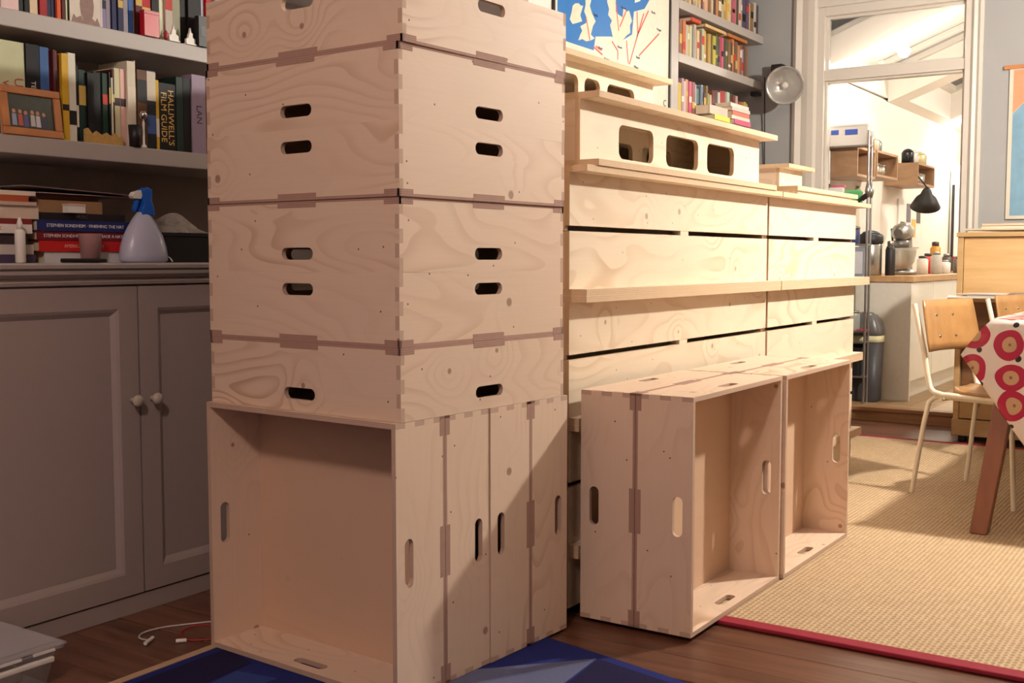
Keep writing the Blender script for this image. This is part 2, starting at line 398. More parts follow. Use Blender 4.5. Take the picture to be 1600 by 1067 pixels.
struct(B('wall_kitchen_upper', KWHITE, None, (-2.398, -2.378, 7.13, 8.65, 2.21, 2.95)))
def sloped(m, x0, x1, y0, y1, o0, o1):
    m.add([(x0, y0, kz(x0)+o0), (x1, y0, kz(x1)+o0), (x1, y1, kz(x1)+o0), (x0, y1, kz(x0)+o0), (x0, y0, kz(x0)+o1), (x1, y0, kz(x1)+o1), (x1, y1, kz(x1)+o1), (x0, y1, kz(x0)+o1)],
          [(0, 3, 2, 1), (4, 5, 6, 7), (0, 1, 5, 4), (1, 2, 6, 5), (2, 3, 7, 6), (3, 0, 4, 7)]); return m
for i, (q, top, lab) in enumerate(((A, .20, 'roof light above the kitchen pendant, half covered by a cream blind'), (Bq, .22, 'night-dark roof light at the far end of the kitchen ceiling'))):
    x0, x1, y0, y1 = q; m = MB()
    for (a, b_, c, d) in ((x0, x0+.05, y0, y1), (x1-.05, x1, y0, y1), (x0+.05, x1-.05, y0, y0+.05), (x0+.05, x1-.05, y1-.05, y1)):
        sloped(m, a, b_, c, d, top, top+.04)
    if i == 0:
        for yy in (8.12, 8.34): sloped(m, x0+.05, x1-.05, yy, yy+.05, top, top+.04)
    wn = struct(m.build('window_%d' % (i+2), TRIMW), lab)
    if i == 0: sloped(MB(), x0, x1, y0, 8.0, top-.02, top-.012).build('blind', flat((238, 230, 205), .8, var=.02, name='cream_blind'), wn)
    sloped(MB(), x0, x1, y0, y1, top+.0401, top+.046).build('pane', flat((150, 146, 150), .15, name='night_glass_painted_lit') if i == 0 else flat((48, 46, 62), .15, name='night_glass'), wn)  # nearer pane: lamplight on dark glass painted in as a paler grey

# ---- lamps
def bulb_thing(name, label, loc, r, col, L, cord_to, shade=None):
    t = thing(name, label, 'lamp', loc)
    MB().lathe([(.002, -r), (r*.6, -r*.8), (r, -r*.1), (r*.85, r*.55), (r*.4, r*1.1), (.012, r*1.3)], n=16).build('bulb', emit(col, L), t)
    MB().lathe([(.004, r*1.2), (.018, r*1.2), (.018, r*1.2+.05), (.004, r*1.2+.055)], n=12).build('lamp_holder', WHITE, t)
    MB().tube([(0, 0, r*1.2+.05), (0, 0, cord_to-loc[2])], .004, 6).build('cord', WHITE, t)
    return t
bulb_thing('pendant_bulb', 'bright bare pendant bulb over the dining table', (-.07, 4.7, 2.15), .05, WARM, DINING_L, 2.9)
bulb_thing('pendant_bulb', 'glaring pendant bulb hanging behind the transom window', (-1.955, 7.52, 2.335), .04, KIT, KITCHEN_L, kz(-1.955)+.178)
bulb_thing('pendant_bulb', 'added unseen bulb that brightens the kitchen unit fronts', (-.5, 9.0, 2.45), .05, KIT, 1000.0, kz(-.5))  # extra lamp, out of view, added to light the kitchen unit fronts
t = thing('ceiling_globe', 'opal globe ceiling lamp above the front of the room', 'lamp', (-.45, -.55, 2.9))
MB().lathe([(.01, -.26), (.07, -.245), (.12, -.19), (.135, -.13), (.12, -.07), (.06, -.02)], n=20).build('globe', emit(PINK, FRONT_L), t)
MB().lathe([(.06, -.03), (.07, -.02), (.07, 0), (.01, 0)], n=16).build('lamp_holder', WHITE, t)
t = thing('strip_light', 'small bright spotlight under the far end of the kitchen ceiling', 'lamp', (-2.13, 9.0+1.55, kz(-2.13)-.02))
MB().lathe([(.01, -.02), (.05, -.02), (.06, .0), (.055, .015)], n=16).build('lens', emit(KIT, KITCHEN_STRIP_L*8), t)
MB().lathe([(.065, -.012), (.072, -.01), (.072, .02), (.06, .02)], n=16).build('rim', STEEL, t)

# ================================================================ PLYWOOD CRATES
CL, CW, CHT, CT = .650, .632, .1655, .0125
def crate_outline(w, full):       # full: fingers on segments 0,2,4 reach the ends, else 1,3
    h = CHT-.0065; seg = h/5; L = []; Rr = []
    for i in range(5):
        out = (i % 2 == 0) == full; e = 0 if out else CT
        L += [(e, i*seg), (e, (i+1)*seg)]; Rr += [(w-e, i*seg), (w-e, (i+1)*seg)]
    pts = Rr + list(reversed(L)); o = []
    for p in pts:
        if not o or (abs(o[-1][0]-p[0])+abs(o[-1][1]-p[1])) > 1e-6: o.append(p)
    return o
def slot(cx): return rrect(cx-.053, cx+.053, CHT-.0065-.056, CHT-.0065-.0275, .01424, 5)
long_me = panel_mesh('side_panel', crate_outline(CL, True), [slot(CL/2)], CT, [PLY, PLY_E])
end_me = panel_mesh('end_panel', crate_outline(CW, False), [slot(CW/2)], CT, [PLY, PLY_E])
m = MB(); m.box(-CL/2, CL/2, -CW/2, CW/2, 0, .0065, 0)
e = .0006; tz = .0165
for sx_ in (-1, 1):
    for (a, b_) in ((-CL/2-e, -CL/2+.045), (-.065, .065), (CL/2-.045, CL/2+e)):
        m.box(a, b_, sx_*(CW/2-.006), sx_*(CW/2+e), 0, tz, 1)
    for (a, b_) in ((-CW/2-e, -CW/2+.045), (-.06, .06), (CW/2-.045, CW/2+e)):
        m.box(sx_*(CL/2-.006), sx_*(CL/2+e), a, b_, 0, tz, 1)
crate0 = thing('plywood_crate', 'x', 'crate', group='plywood crates in the tall stack')
place(long_me, 'side_panel', crate0, (-CL/2, -CW/2+CT, .0065), (1, 0, 0), (0, 0, 1))
place(long_me, 'side_panel', crate0, (-CL/2, CW/2, .0065), (1, 0, 0), (0, 0, 1))
place(end_me, 'end_panel', crate0, (-CL/2, -CW/2, .0065), (0, 1, 0), (0, 0, 1))
place(end_me, 'end_panel', crate0, (CL/2-CT, -CW/2, .0065), (0, 1, 0), (0, 0, 1))
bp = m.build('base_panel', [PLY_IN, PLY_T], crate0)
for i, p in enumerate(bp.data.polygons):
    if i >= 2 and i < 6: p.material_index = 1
remember(crate0)
used = [False]
def crate(M, label, group):
    if not used[0]: c = crate0; used[0] = True
    else: c = copy_tree(crate0); ALL.append(c)
    c.matrix_world = M; c['label'] = label; c['group'] = group; return c
SM = Matrix.Translation((-1.862, 2.240, 0)) @ Matrix.Rotation(R(-3.41), 4, 'Z')
G1 = 'plywood crates in the tall stack'; base = .6402
def lvl(z, flip, dx, dy, a, label):
    M = SM @ Matrix.Translation((dx, dy, z)) @ Matrix.Rotation(R(a), 4, 'Z')
    if flip: M = M @ Matrix.Rotation(pi, 4, 'X')
    crate(M, label, G1)
hh = CHT
lvl(base+hh, True, 0, 0, 0, 'lowest of the level plywood crates, mouth down on the upright ones')
lvl(base+hh, False, -.003, .001, 0, 'second level plywood crate up, mouth up, wavy grain on its right side')
lvl(base+3*hh, True, -.003, .001, .1, 'third level plywood crate up, mouth down, just above eye-level seam')
lvl(base+3*hh, False, .002, -.002, 0, 'fourth level plywood crate up, mouth up below a plain seam')
lvl(base+5*hh, True, .002, -.001, -.1, 'fifth level plywood crate up, mouth down under the topmost crate')
lvl(base+5*hh, False, .004, .002, .6, 'topmost plywood crate of the tall stack, cut by the top of the picture')
G2 = 'upright plywood crates under the tall stack'
RUG = .0076
def upright(s, front, label, dx=0):
    M = frame_matrix((dx, s, CW/2+RUG), (1, 0, 0), (0, 0, 1) if front else (0, 0, -1)); crate(SM @ M, label, G2)
s0 = -CW/2-.018
upright(s0+hh, True, 'front upright plywood crate with its empty inside facing the camera')
upright(s0+hh+.0015, False, 'upright plywood crate right behind the open front one, under the tall stack')
upright(s0+3*hh+.003, True, 'third upright plywood crate from the front under the tall stack', .003)
upright(s0+3*hh+.0045, False, 'rearmost upright plywood crate under the tall stack, next to the gap', .002)
G3 = 'four upright plywood crates on the sisal rug'
def side(xb, yc, out, label):
    crate(frame_matrix((xb, yc, CW/2+.0132), (0, 1, 0), (0, 0, 1) if out else (0, 0, -1)), label, G3)
side(-1.3585, 2.968, True, 'nearer open plywood crate on its side facing the dining table')
side(-1.3495, 3.630, True, 'farther open plywood crate on its side facing the dining table')
side(-1.3600, 2.968, False, 'nearer rear plywood crate backing the open one, handle slot on its near end')
side(-1.3510, 3.628, False, 'farther rear plywood crate, between the open one and the long boxes')

# ================================================================ LONG PLYWOOD BOX UNITS
TS, TW = .018, .015
def bench(name, label, group, x, y0, y1, D, z, H, flip=False, ov=.032, e0=0.0, e1=.035, holes=(), both=False, tongue=True, rot=None):
    """long box: board on top overhanging two webs; x is the plane of its +X web"""
    L = y1-y0; cx = x-D/2
    M = Matrix.Translation((cx, (y0+y1)/2, z+(H if flip else 0))) @ Matrix.Rotation(pi/2, 4, 'Z')
    if flip: M = M @ Matrix.Rotation(pi, 4, 'X')
    t = thing(name, label, 'wooden unit', M=M, group=group); rv = min(ov, .032); fo, ro = (rv, ov) if flip else (ov, rv)
    g = 0 if both else .014
    topz = H-TS; bz = TS if both else g
    place(panel_mesh('top_board', rectpoly(L+e0+e1, D+fo+ro), [], TS, [PINE, PINE_E]), 'top_board', t, (-L/2-e0, -D/2-fo, topz), (1, 0, 0), (0, 1, 0))
    if both: place(panel_mesh('bottom_board', rectpoly(L+e0+e1, D+fo+ro), [], TS, [PINE, PINE_E]), 'bottom_board', t, (-L/2-e0, -D/2-fo, 0), (1, 0, 0), (0, 1, 0))
    hs = [rrect(a-y0, b-y0, c-z-bz, d-z-bz, .025, 4) for a, b, c, d in holes]
    hh2 = topz-bz
    wm = panel_mesh('web_board', rectpoly(L, hh2), hs, TW, [PINE, PINE_E])
    place(wm, 'web_board', t, (-L/2, -D/2+TW, bz), (1, 0, 0), (0, 0, 1))
    wm2 = wm if (both or not holes and g == 0) else panel_mesh('web_board', rectpoly(L, topz-.0005), [], TW, [PINE, PINE_E])
    place(wm2, 'web_board', t, (-L/2, D/2, bz if both else .0005), (1, 0, 0), (0, 0, 1))
    em = panel_mesh('end_board', rectpoly(D-2*TW, topz-(TS if both else .001)), [], TW, [PLY, PLY_E])
    for xx in (-L/2, L/2-TW): place(em, 'end_board', t, (xx, -D/2+TW, TS if both else .001), (0, 1, 0), (0, 0, 1))
    if tongue and not both:
        for sy in (-1, 1): B('spacer', [PINE], t, (-.03, .03, min(sy*(D/2-.001), sy*(D/2-.03)), max(sy*(D/2-.001), sy*(D/2-.03)), .0, g-.0003))
    return t
UH = .1775
names = ['bottom', 'second', 'third', 'fourth', 'fifth', 'sixth', 'top']
for i in range(7):
    flip = (i % 2 == 1)
    for (y0, y1, nm) in ((2.645, 4.125, 'nearer'), (4.145, 5.255, 'farther')):
        bench('long_plywood_box', '%s long plywood box unit, %s in the %s front column' % ('ledged' , 'at the top' if i == 6 else 'at the bottom' if i == 0 else names[i]+' from the floor', nm),
              'long plywood boxes in the front columns', -1.566, y0, y1, .26, i*UH+.0129, UH-.0002, flip, ov=.055 if i >= 4 else .032, e1=.012 if nm == 'nearer' else .055)
for i in range(7):
    flip = (i % 2 == 1)
    bench('long_plywood_box', 'long plywood box unit, %s in the far rear column' % ('at the top' if i == 6 else 'at the bottom' if i == 0 else names[i]+' from the floor'),
          'long plywood boxes in the rear column', -1.862, 4.62, 6.03, .26, i*UH+.0129, UH-.0002, flip, ov=0.0, e1=.05)
for i in range(7):
    flip = (i % 2 == 1)
    bench('long_plywood_box', 'long plywood box unit, %s in the near rear column' % ('at the top' if i == 6 else 'at the bottom' if i == 0 else names[i]+' from the floor'),
          'long plywood boxes in the near rear column', -1.862, 3.1, 4.58, .26, i*UH+.0129, UH-.0002, flip, ov=0.0, e1=.02)
zt = 7*UH+.0135
hz = (1.293, 1.392)
bench('long_plywood_box', 'long plywood box with three rounded openings on top of the front column', 'plywood boxes with rounded openings', -1.566, 2.70, 4.03, .26, zt, .202, ov=.06, e0=0, e1=.03, both=True,
      holes=[(2.925, 3.15, *hz), (3.24, 3.483, *hz), (3.556, 3.79, *hz)])
bench('long_plywood_box', 'rear plywood box with rounded openings carrying the highest one', 'plywood boxes with rounded openings', -1.866, 2.90, 4.23, .26, zt, .202, ov=.003, e0=0, e1=.03, both=True,
      holes=[(3.0, 3.2, *hz), (3.35, 3.6, *hz), (3.7, 3.95, *hz)])
bench('long_plywood_box', 'highest plywood box with rounded openings, in front of the map poster', 'plywood boxes with rounded openings', -1.866, 2.86, 3.745, .26, zt+.203, .193, ov=.065, e0=0, e1=.03, both=True,
      holes=[(3.02, 3.205, zt+.255, zt+.34), (3.245, 3.35, zt+.255, zt+.34), (3.40, 3.60, zt+.255, zt+.34)])
bench('short_plywood_box', 'short plywood box with overhanging lid at the far end of the units', 'plywood boxes with rounded openings', -1.866, 5.06, 5.37, .20, zt, .185, ov=.05, e0=.01, e1=.04, both=True)
bench('plywood_tray', 'low plywood tray lying on the farther front column', None, -1.60, 4.5, 5.30, .2, zt, .045, ov=.02, e1=.03, both=True)

# ================================================================ LEFT CUPBOARD, WORKTOP, SHELVES
cup = thing('fitted_cupboard', 'low grey fitted cupboard with panelled doors and round knobs', 'cupboard', (-2.8, 2.6, 0))
ox, oy = -2.8, 2.6
def rel(b): return (b[0]-ox, b[1]-ox, b[2]-oy, b[3]-oy, b[4], b[5])
B('body', GREYP, cup, rel((-2.99, -2.628, .85, 4.15, .05, .93)))
B('plinth', GREYP, cup, rel((-2.99, -2.612, .85, 4.15, 0, .05)))
def door(y0, y1, knob_y):
    z0, z1, xf = .056, .925, -2.606
    m = MB()
    rects = [(0, 0), (.062, 0), (.070, -.004), (.082, -.013)]
    vs = []
    for ins, dx in rects:
        x = xf+dx-ox
        vs += [(x, y0+ins-oy, z0+ins), (x, y1-ins-oy, z0+ins), (x, y1-ins-oy, z1-ins), (x, y0+ins-oy, z1-ins)]
    xb = -2.628-ox
    vs += [(xb, y0-oy, z0), (xb, y1-oy, z0), (xb, y1-oy, z1), (xb, y0-oy, z1)]
    fs = []
    for r_ in range(3):
        for q in range(4): a = r_*4+q; b_ = r_*4+(q+1) % 4; fs.append((a, b_, b_+4, a+4))
    for q in range(4): fs.append((q, (q+1) % 4, 16+(q+1) % 4, 16+q))
    fs.append((16, 17, 18, 19)); fs.append((12, 13, 14, 15))
    m.add(vs, fs); d = m.build('door', GREYP, cup)
    B('door_panel', GREYP, d, (xf-.0135-ox, xf-.0125-ox, y0+.083-oy, y1-.083-oy, z0+.083, z1-.083))
    kp = [(.004, 0), (.008, .002), (.0065, .010), (.009, .016), (.015, .021), (.017, .028), (.013, .035), (.002, .037)]
    MB().lathe(kp, (xf-ox, knob_y-oy, .607), 16, M=Matrix.Rotation(pi/2, 4, 'Y')).build('knob', flat((190, 178, 165), .25, name='knob_paint'), d)
door(.88, 1.444, 1.42); door(1.452, 2.034, 2.008); door(2.040, 2.622, 2.075); door(2.630, 3.212, 3.18); door(3.218, 3.80, 3.25)
wt = MB().prism([(-2.995, .931), (-2.600, .931), (-2.596, .94), (-2.600, .948), (-2.588, .952), (-2.577, .960), (-2.575, .968), (-2.582, .972), (-2.570, .976), (-2.568, .985), (-2.572, .990), (-2.995, .990)], .85, 4.15, 'y').build('worktop', GREYS)
tag(wt, 'grey painted worktop with moulded edge on the low cupboard', 'worktop')

lb = thing('alcove_bookcase', 'grey painted bookshelves above the low cupboard', 'bookcase', (-2.85, 2.5, .991))
def sh(parent, loc, x1, y0, y1, z1, t, nm='shelf'):
    return B(nm, GREYS, parent, (-2.998-loc[0], x1-loc[0], y0-loc[1], y1-loc[1], z1-t-loc[2], z1-loc[2]), bevel=.003)
LL = (-2.85, 2.5, .991)
for z1, t_ in ((1.322, .048), (1.643, .046), (1.98, .046), (2.32, .046)): sh(lb, LL, -2.70, .85, 4.10, z1, t_)
sh(lb, LL, -2.70, 4.101, 4.199, 2.9, 1.908, 'upright')
B('back_board', GREYP, lb, (-2.999+2.85, -2.992+2.85, .85-2.5, 4.1-2.5, .0, 1.9))
LR = (-2.85, 6.3, 0)
rb = thing('alcove_bookcase', 'grey painted bookshelves full of books in the far corner', 'bookcase', LR)
for z1, t_ in ((1.80, .05), (2.135, .05), (2.425, .05), (2.72, .05), (1.45, .05), (1.1, .05)): sh(rb, LR, -2.70, 5.732, 6.995, z1, t_)
sh(rb, LR, -2.70, 5.641, 5.731, 2.88, 2.88, 'upright')
B('back_board', GREYP, rb, (-2.999+2.85, -2.992+2.85, 5.732-6.3, 6.99-6.3, 0, 2.88))

# ---------------------------------------------------------------- books
def book(y0, y1, z, h, c, label, group, d=.135, xs=-2.722, title=None, band=None, lean=0, cover=None, prot=.0):
    w = (y1-y0)-.0012; t = thing('book', label, 'book', (xs-d, (y0+y1)/2, z+.0003), group=group)
    if lean: t.rotation_euler = (lean, 0, 0)
    cm = flat(c, .55, var=.1, name='book_cover'); q = min(.0022, w*.12)
    B('cover', cm, t, (0, d, -w/2, -w/2+q, 0, h), (0, d, w/2-q, w/2, 0, h), (d-q, d, -w/2+q, w/2-q, 0, h))
    B('pages', PAGES, t, (.003, d-q, -w/2+q, w/2-q, .003, h-.004))
    if band:
        for (b0, b1, bc) in band: B('spine_band', flat(bc, .55, name='spine_print'), t, (d-.0002, d+.0006, -w/2, w/2, h*b0, h*b1))
    return t
CN = {'cream': (214, 198, 170), 'white': (222, 216, 206), 'black': (24, 21, 24), 'navy': (32, 34, 74), 'blue': (58, 96, 152), 'red': (176, 34, 34), 'orange': (205, 96, 48),
      'maroon': (92, 30, 32), 'yellow': (214, 168, 40), 'grey': (150, 146, 142), 'dark green': (30, 52, 40), 'brown': (112, 72, 48), 'pink': (206, 60, 104), 'tan': (178, 140, 98),
      'lavender': (150, 138, 160), 'teal': (48, 98, 112), 'purple': (96, 54, 104), 'light blue': (124, 158, 186)}
def row(items, z, shelf, group, xs=-2.722, start=1, d=.135, glare_mix=0):
    n = len(items)
    for i, it in enumerate(items):
        y0, y1, h, cn = it[:4]; ex = it[4] if len(it) > 4 else {}
        prev = items[i-1][3] if i else None; nxt = items[i+1][3] if i < n-1 else None
        if prev and nxt: nb = 'between %s and %s' % (prev, nxt) if prev != nxt else 'between two %s ones' % prev
        else: nb = 'beside a %s one' % (nxt or prev)
        lab = ex.get('label') or '%s book, %s from the left on %s, %s' % (cn, ordn(i+start), shelf, nb)
        b = CN[cn]; k_ = glare_mix; g_ = (178, 160, 136); b = tuple(v*(1-k_)+w_*k_ for v, w_ in zip(b, g_)); b = tuple(max(0, min(255, int(v*random.uniform(.88, 1.08)))) for v in b)  # glare on the right shelves painted in by fading covers toward tan
        bands = ex.get('band')
        if bands is None and random.random() < .6:
            tc_ = random.choice([(220, 210, 190), (200, 170, 90), (30, 28, 30), (190, 60, 50)]); a_ = random.uniform(.15, .6)
            bands = [(a_, a_+random.uniform(.08, .3), tc_)]
        o = book(y0, y1, z, h, b, lab, group, d=d*random.uniform(.93, 1.0), xs=xs-random.uniform(0, .012), band=bands, lean=ex.get('lean', 0))
        if 'fn' in ex: ex['fn'](o, y1-y0, h)
    return
def spine_text(lines, size, col, sx=1.0):
    def fn(o, w, h):
        d = max(v.co.x for c in kids_of(o) for v in c.data.vertices)
        n = len(lines)
        for i, s in enumerate(lines):
            yo = ((n-1)/2-i)*size*.92
            text('spine_title', s, size, flat(col, .5, name='title_ink'), o, (d+.0004, yo, h*.5), (0, 0, -1), (0, 1, 0), sx=sx)
    return fn
def kids_of(o): return [c for c in COL.objects if c.parent == o and c.type == 'MESH']
GL = 'books on the upper left shelf'
up = [(1.627, 1.690, .20, 'brown'), (1.692, 1.726, .22, 'grey'), (1.727, 1.778, .215, 'white'), (1.780, 1.792, .20, 'dark green'), (1.794, 1.808, .22, 'black'), (1.809, 1.832, .21, 'cream'), (1.834, 1.840, .20, 'blue'), (1.841, 1.863, .21, 'red'),
      (1.864, 1.877, .20, 'navy'), (1.878, 1.891, .20, 'navy'), (1.892, 1.904, .21, 'orange'), (1.905, 1.916, .21, 'maroon'), (1.917, 1.923, .22, 'white'),
      (2.027, 2.033, .22, 'white'), (2.034, 2.049, .21, 'lavender'), (2.050, 2.065, .21, 'grey'), (2.066, 2.083, .215, 'navy'), (2.084, 2.102, .20, 'navy'), (2.103, 2.119, .21, 'grey'),
      (2.120, 2.136, .22, 'blue'), (2.137, 2.146, .22, 'white'), (2.147, 2.170, .19, 'maroon'), (2.171, 2.202, .2, 'red'), (2.203, 2.228, .22, 'black'), (2.229, 2.240, .21, 'white'), (2.242, 2.254, .21, 'cream'), (2.255, 2.281, .22, 'cream'),
      (2.282, 2.313, .21, 'grey'), (2.314, 2.335, .22, 'black'), (2.337, 2.388, .21, 'black'), (2.389, 2.405, .22, 'white'), (2.407, 2.425, .2, 'red'), (2.427, 2.45, .2, 'maroon')]
row(up, 1.643, 'the upper left shelf', GL)
GL2 = 'books on the lower left shelf'
lo = [(1.630, 1.665, .24, 'orange'), (1.667, 1.712, .22, 'cream'), (1.713, 1.719, .24, 'red'),
      (1.720, 1.793, .245, 'cream', {'band': [], 'label': 'broad cream book with red script behind the framed photograph', 'fn': spine_text(['Une', 'vie'], .036, (170, 70, 60))}),
      (1.794, 1.834, .245, 'black', {'band': [], 'label': 'black book with small white title behind the photo frame', 'fn': spine_text(['TEXAS'], .018, (200, 200, 200))}),
      (1.835, 1.862, .243, 'blue', {'band': [(.1, .4, (96, 140, 190))], 'label': 'blue book with paler lower half, behind the photo frame'}),
      (1.863, 1.871, .24, 'maroon'), (1.872, 1.880, .24, 'maroon'), (1.881, 1.889, .24, 'brown'), (1.890, 1.897, .23, 'maroon'),
      (1.898, 1.919, .235, 'yellow', {'band': [(.35, .42, (40, 30, 20))], 'label': 'tall yellow book just right of the photo frame'}), (1.920, 1.944, .24, 'white'), (1.945, 1.955, .21, 'black'),
      (1.956, 1.979, .20, 'dark green'), (1.980, 2.002, .195, 'black'), (2.003, 2.028, .20, 'black'), (2.029, 2.047, .20, 'dark green'), (2.048, 2.054, .205, 'black'), (2.055, 2.060, .19, 'white'), (2.061, 2.069, .215, 'maroon'),
      (2.070, 2.089, .22, 'cream', {'band': [(.52, .62, (60, 40, 50))]}), (2.090, 2.108, .22, 'cream', {'band': [(.52, .62, (60, 40, 50))]}), (2.109, 2.138, .245, 'white'),
      (2.139, 2.144, .25, 'white'), (2.145, 2.179, .226, 'brown'), (2.180, 2.212, .228, 'blue', {'band': [(.62, .99, (205, 195, 175)), (.44, .62, (30, 30, 34)), (.0, .2, (30, 30, 34))], 'label': 'blue, black and cream spined book left of a narrow yellow one'}),
      (2.213, 2.225, .205, 'yellow'),
      (2.226, 2.290, .20, 'black', {'band': [], 'label': 'thick black film guide with big yellow lettering on its spine', 'fn': spine_text(["HALLIWELL'S", 'FILM GUIDE'], .0285, (220, 180, 84), 1.0)}),
      (2.291, 2.317, .225, 'dark green'), (2.318, 2.347, .225, 'black'),
      (2.348, 2.402, .24, 'lavender', {'band': [], 'label': 'pale mauve book with dark lettering beside the tall crate stack', 'fn': spine_text(['LAN'], .03, (60, 45, 55))}), (2.404, 2.44, .23, 'brown')]
row(lo, 1.322, 'the lower left shelf', GL2)
def auto(y0, y1, hlo, hhi, cols, wlo=.014, whi=.03):
    out = []; y = y0; i = 0
    while y < y1-.01:
        w = min(random.uniform(wlo, whi), y1-y); out.append((y, y+w-.001, random.uniform(hlo, hhi), cols[i % len(cols)])); y += w; i += 1
    return out
row(auto(5.745, 6.135, .17, .20, ['cream', 'tan', 'white', 'maroon', 'grey'], .02, .032) + auto(6.137, 6.965, .18, .21, ['cream', 'brown', 'white', 'black', 'orange', 'maroon', 'cream', 'tan', 'yellow', 'cream', 'white', 'pink', 'pink', 'black', 'white', 'grey', 'navy', 'navy'], .026, .05),
    2.425, 'the top right shelf', 'books on the top right shelf', glare_mix=.4)
row(auto(5.74, 6.82, .17, .205, ['lavender', 'maroon', 'brown', 'orange', 'cream', 'tan', 'cream', 'grey', 'cream', 'cream', 'maroon', 'cream', 'yellow', 'brown', 'yellow', 'black', 'yellow', 'dark green', 'black', 'pink', 'pink', 'black', 'dark green', 'brown', 'black', 'orange', 'maroon', 'brown', 'tan', 'brown'], .026, .042),
    2.135, 'the middle right shelf', 'books on the middle right shelf', glare_mix=.4)
row(auto(5.74, 6.82, .165, .215, ['orange', 'yellow', 'grey', 'white', 'tan', 'pink', 'brown', 'light blue', 'teal', 'blue', 'light blue', 'black', 'brown', 'tan', 'cream', 'maroon', 'navy', 'white', 'red', 'red', 'grey', 'white', 'brown', 'pink', 'maroon', 'cream', 'red', 'red'], .026, .046),
    1.80, 'the bottom right shelf', 'books on the bottom right shelf', glare_mix=.4)
# books lying flat
def flatbook(x1, y0, y1, z, t_, c, label, group, d=.15, txt=None, tcol=(225, 220, 210), rz=0, ts=None):
    w = y1-y0; t = thing('book', label, 'book', (x1-d/2, (y0+y1)/2, z+.0003), rz, group)
    t_ -= .0006; q = min(.0022, t_*.15)
    cm = flat(c, .5, var=.08, name='book_cover')
    B('cover', cm, t, (-d/2, d/2, -w/2, w/2, 0, q), (-d/2, d/2, -w/2, w/2, t_-q, t_), (d/2-q, d/2, -w/2, w/2, q, t_-q))
    B('pages', PAGES, t, (-d/2+.002, d/2-q, -w/2+.003, w/2-.003, q, t_-q))
    if txt: text('spine_title', txt, ts or t_*.62, flat(tcol, .5, name='title_ink'), t, (d/2+.0004, 0, t_/2), (0, 1, 0), (0, 0, 1))
    return t
gw = 'books stacked flat on the grey worktop'
z = .990; F = lambda t_, *a, **k: None
stk = [(-2.665, 1.79, 2.035, .030, (205, 205, 205), 'white book lying at the bottom of the stack by the spray bottle', None, (200, 70, 70)),
       (-2.66, 1.772, 2.045, .030, (196, 34, 34), 'bright red book in the stack behind the small cup', 'AMERICA · A HISTORY', (228, 170, 160)),
       (-2.658, 1.765, 2.05, .024, (112, 22, 36), 'maroon book with white title under the navy one', 'STEPHEN SONDHEIM · LOOK I MADE A HAT', (230, 220, 220)),
       (-2.655, 1.765, 2.06, .030, (32, 42, 100), 'navy book with white title near the top of the stack', 'STEPHEN SONDHEIM · FINISHING THE HAT', (230, 228, 230)),
       (-2.67, 1.77, 2.05, .020, (34, 28, 34), 'black book lying on top of the navy one', 'MUSIC', (150, 140, 140))]
for x1, y0, y1, t_, c, lab, tx, tc_ in stk:
    flatbook(x1, y0, y1, z, t_, c, lab, gw, txt=tx, tcol=tc_, ts=.0125); z += t_
zz = z
flatbook(-2.69, 1.79, 1.99, zz, .034, (152, 118, 84), 'thick brown paperback under the loose papers', gw, d=.17)
flatbook(-2.70, 1.78, 1.985, zz+.034, .016, (88, 46, 38), 'thin dark red book on the thick brown paperback', gw, d=.17)
for k, (a, b_, rz_, lab) in enumerate(((1.75, 2.08, .10, 'upper loose sheet of paper sagging over the book stack'), (1.78, 2.09, -.06, 'lower loose sheet of paper over the book stack'))):
    m = MB(); n = 8
    t0 = zz+.0505+.004*(1-k)
    vs = []
    for i in range(n+1):
        yy = a+(b_-a)*i/n; zt_ = t0+.014*(1-k)*(1-i/n)
        for xx in (-2.88, -2.675): vs.append((xx+rz_*(yy-1.9), yy, zt_))
    vs2 = [(v[0], v[1], v[2]+.0012) for v in vs]; M_ = len(vs)
    fs = []
    for i in range(n):
        p = 2*i; fs += [(p, p+1, p+3, p+2), (p+M_, p+2+M_, p+3+M_, p+1+M_), (p, p+2, p+2+M_, p+M_), (p+1, p+1+M_, p+3+M_, p+3)]
    fs += [(0, M_, M_+1, 1), (2*n, 2*n+1, 2*n+1+M_, 2*n+M_)]
    m.add(vs+vs2, fs); tag(m.build('paper_sheet', flat((196, 184, 176) if k else (150, 132, 134), .8, name='paper')), lab, 'paper', 'loose papers on the stack')
# far left pile, partly outside the frame
z = .990
for i, (t_, y1, c, lab, tx) in enumerate(((.022, 1.757, (70, 58, 84), 'dark purple folder at the bottom of the far left pile', None), (.026, 1.755, (196, 188, 180), 'pale box file in the far left pile', None),
        (.028, 1.742, (60, 48, 48), 'dark book in the middle of the far left pile', None), (.024, 1.75, (222, 214, 208), 'white book with red letters in the far left pile', 'K NI 7K'), (.014, 1.752, (130, 40, 42), 'dark red booklet in the far left pile', None),
        (.034, 1.775, (214, 196, 176), 'thick cream paperback in the far left pile', None), (.010, 1.765, (200, 176, 160), 'thin cream booklet in the far left pile', None), (.016, 1.745, (176, 84, 46), 'orange book near the top of the far left pile', None), (.012, 1.768, (226, 214, 196), 'cream pamphlet on top of the far left pile', None))):
    flatbook(-2.655-.004*(i % 3), 1.53, y1, z, t_, c, lab, 'books in the far left pile', txt=tx, tcol=(190, 40, 40)); z += t_
t = thing('glue_bottle', 'slim white bottle standing before the far left pile', 'bottle', (-2.62, 1.692, .9905))
MB().lathe([(.010, 0), (.013, .002), (.013, .075), (.011, .082), (.005, .086)], n=14).build('body', WHITE, t)
MB().lathe([(.007, .086), (.007, .10), (.003, .115)], n=12).build('cap', WHITE, t)
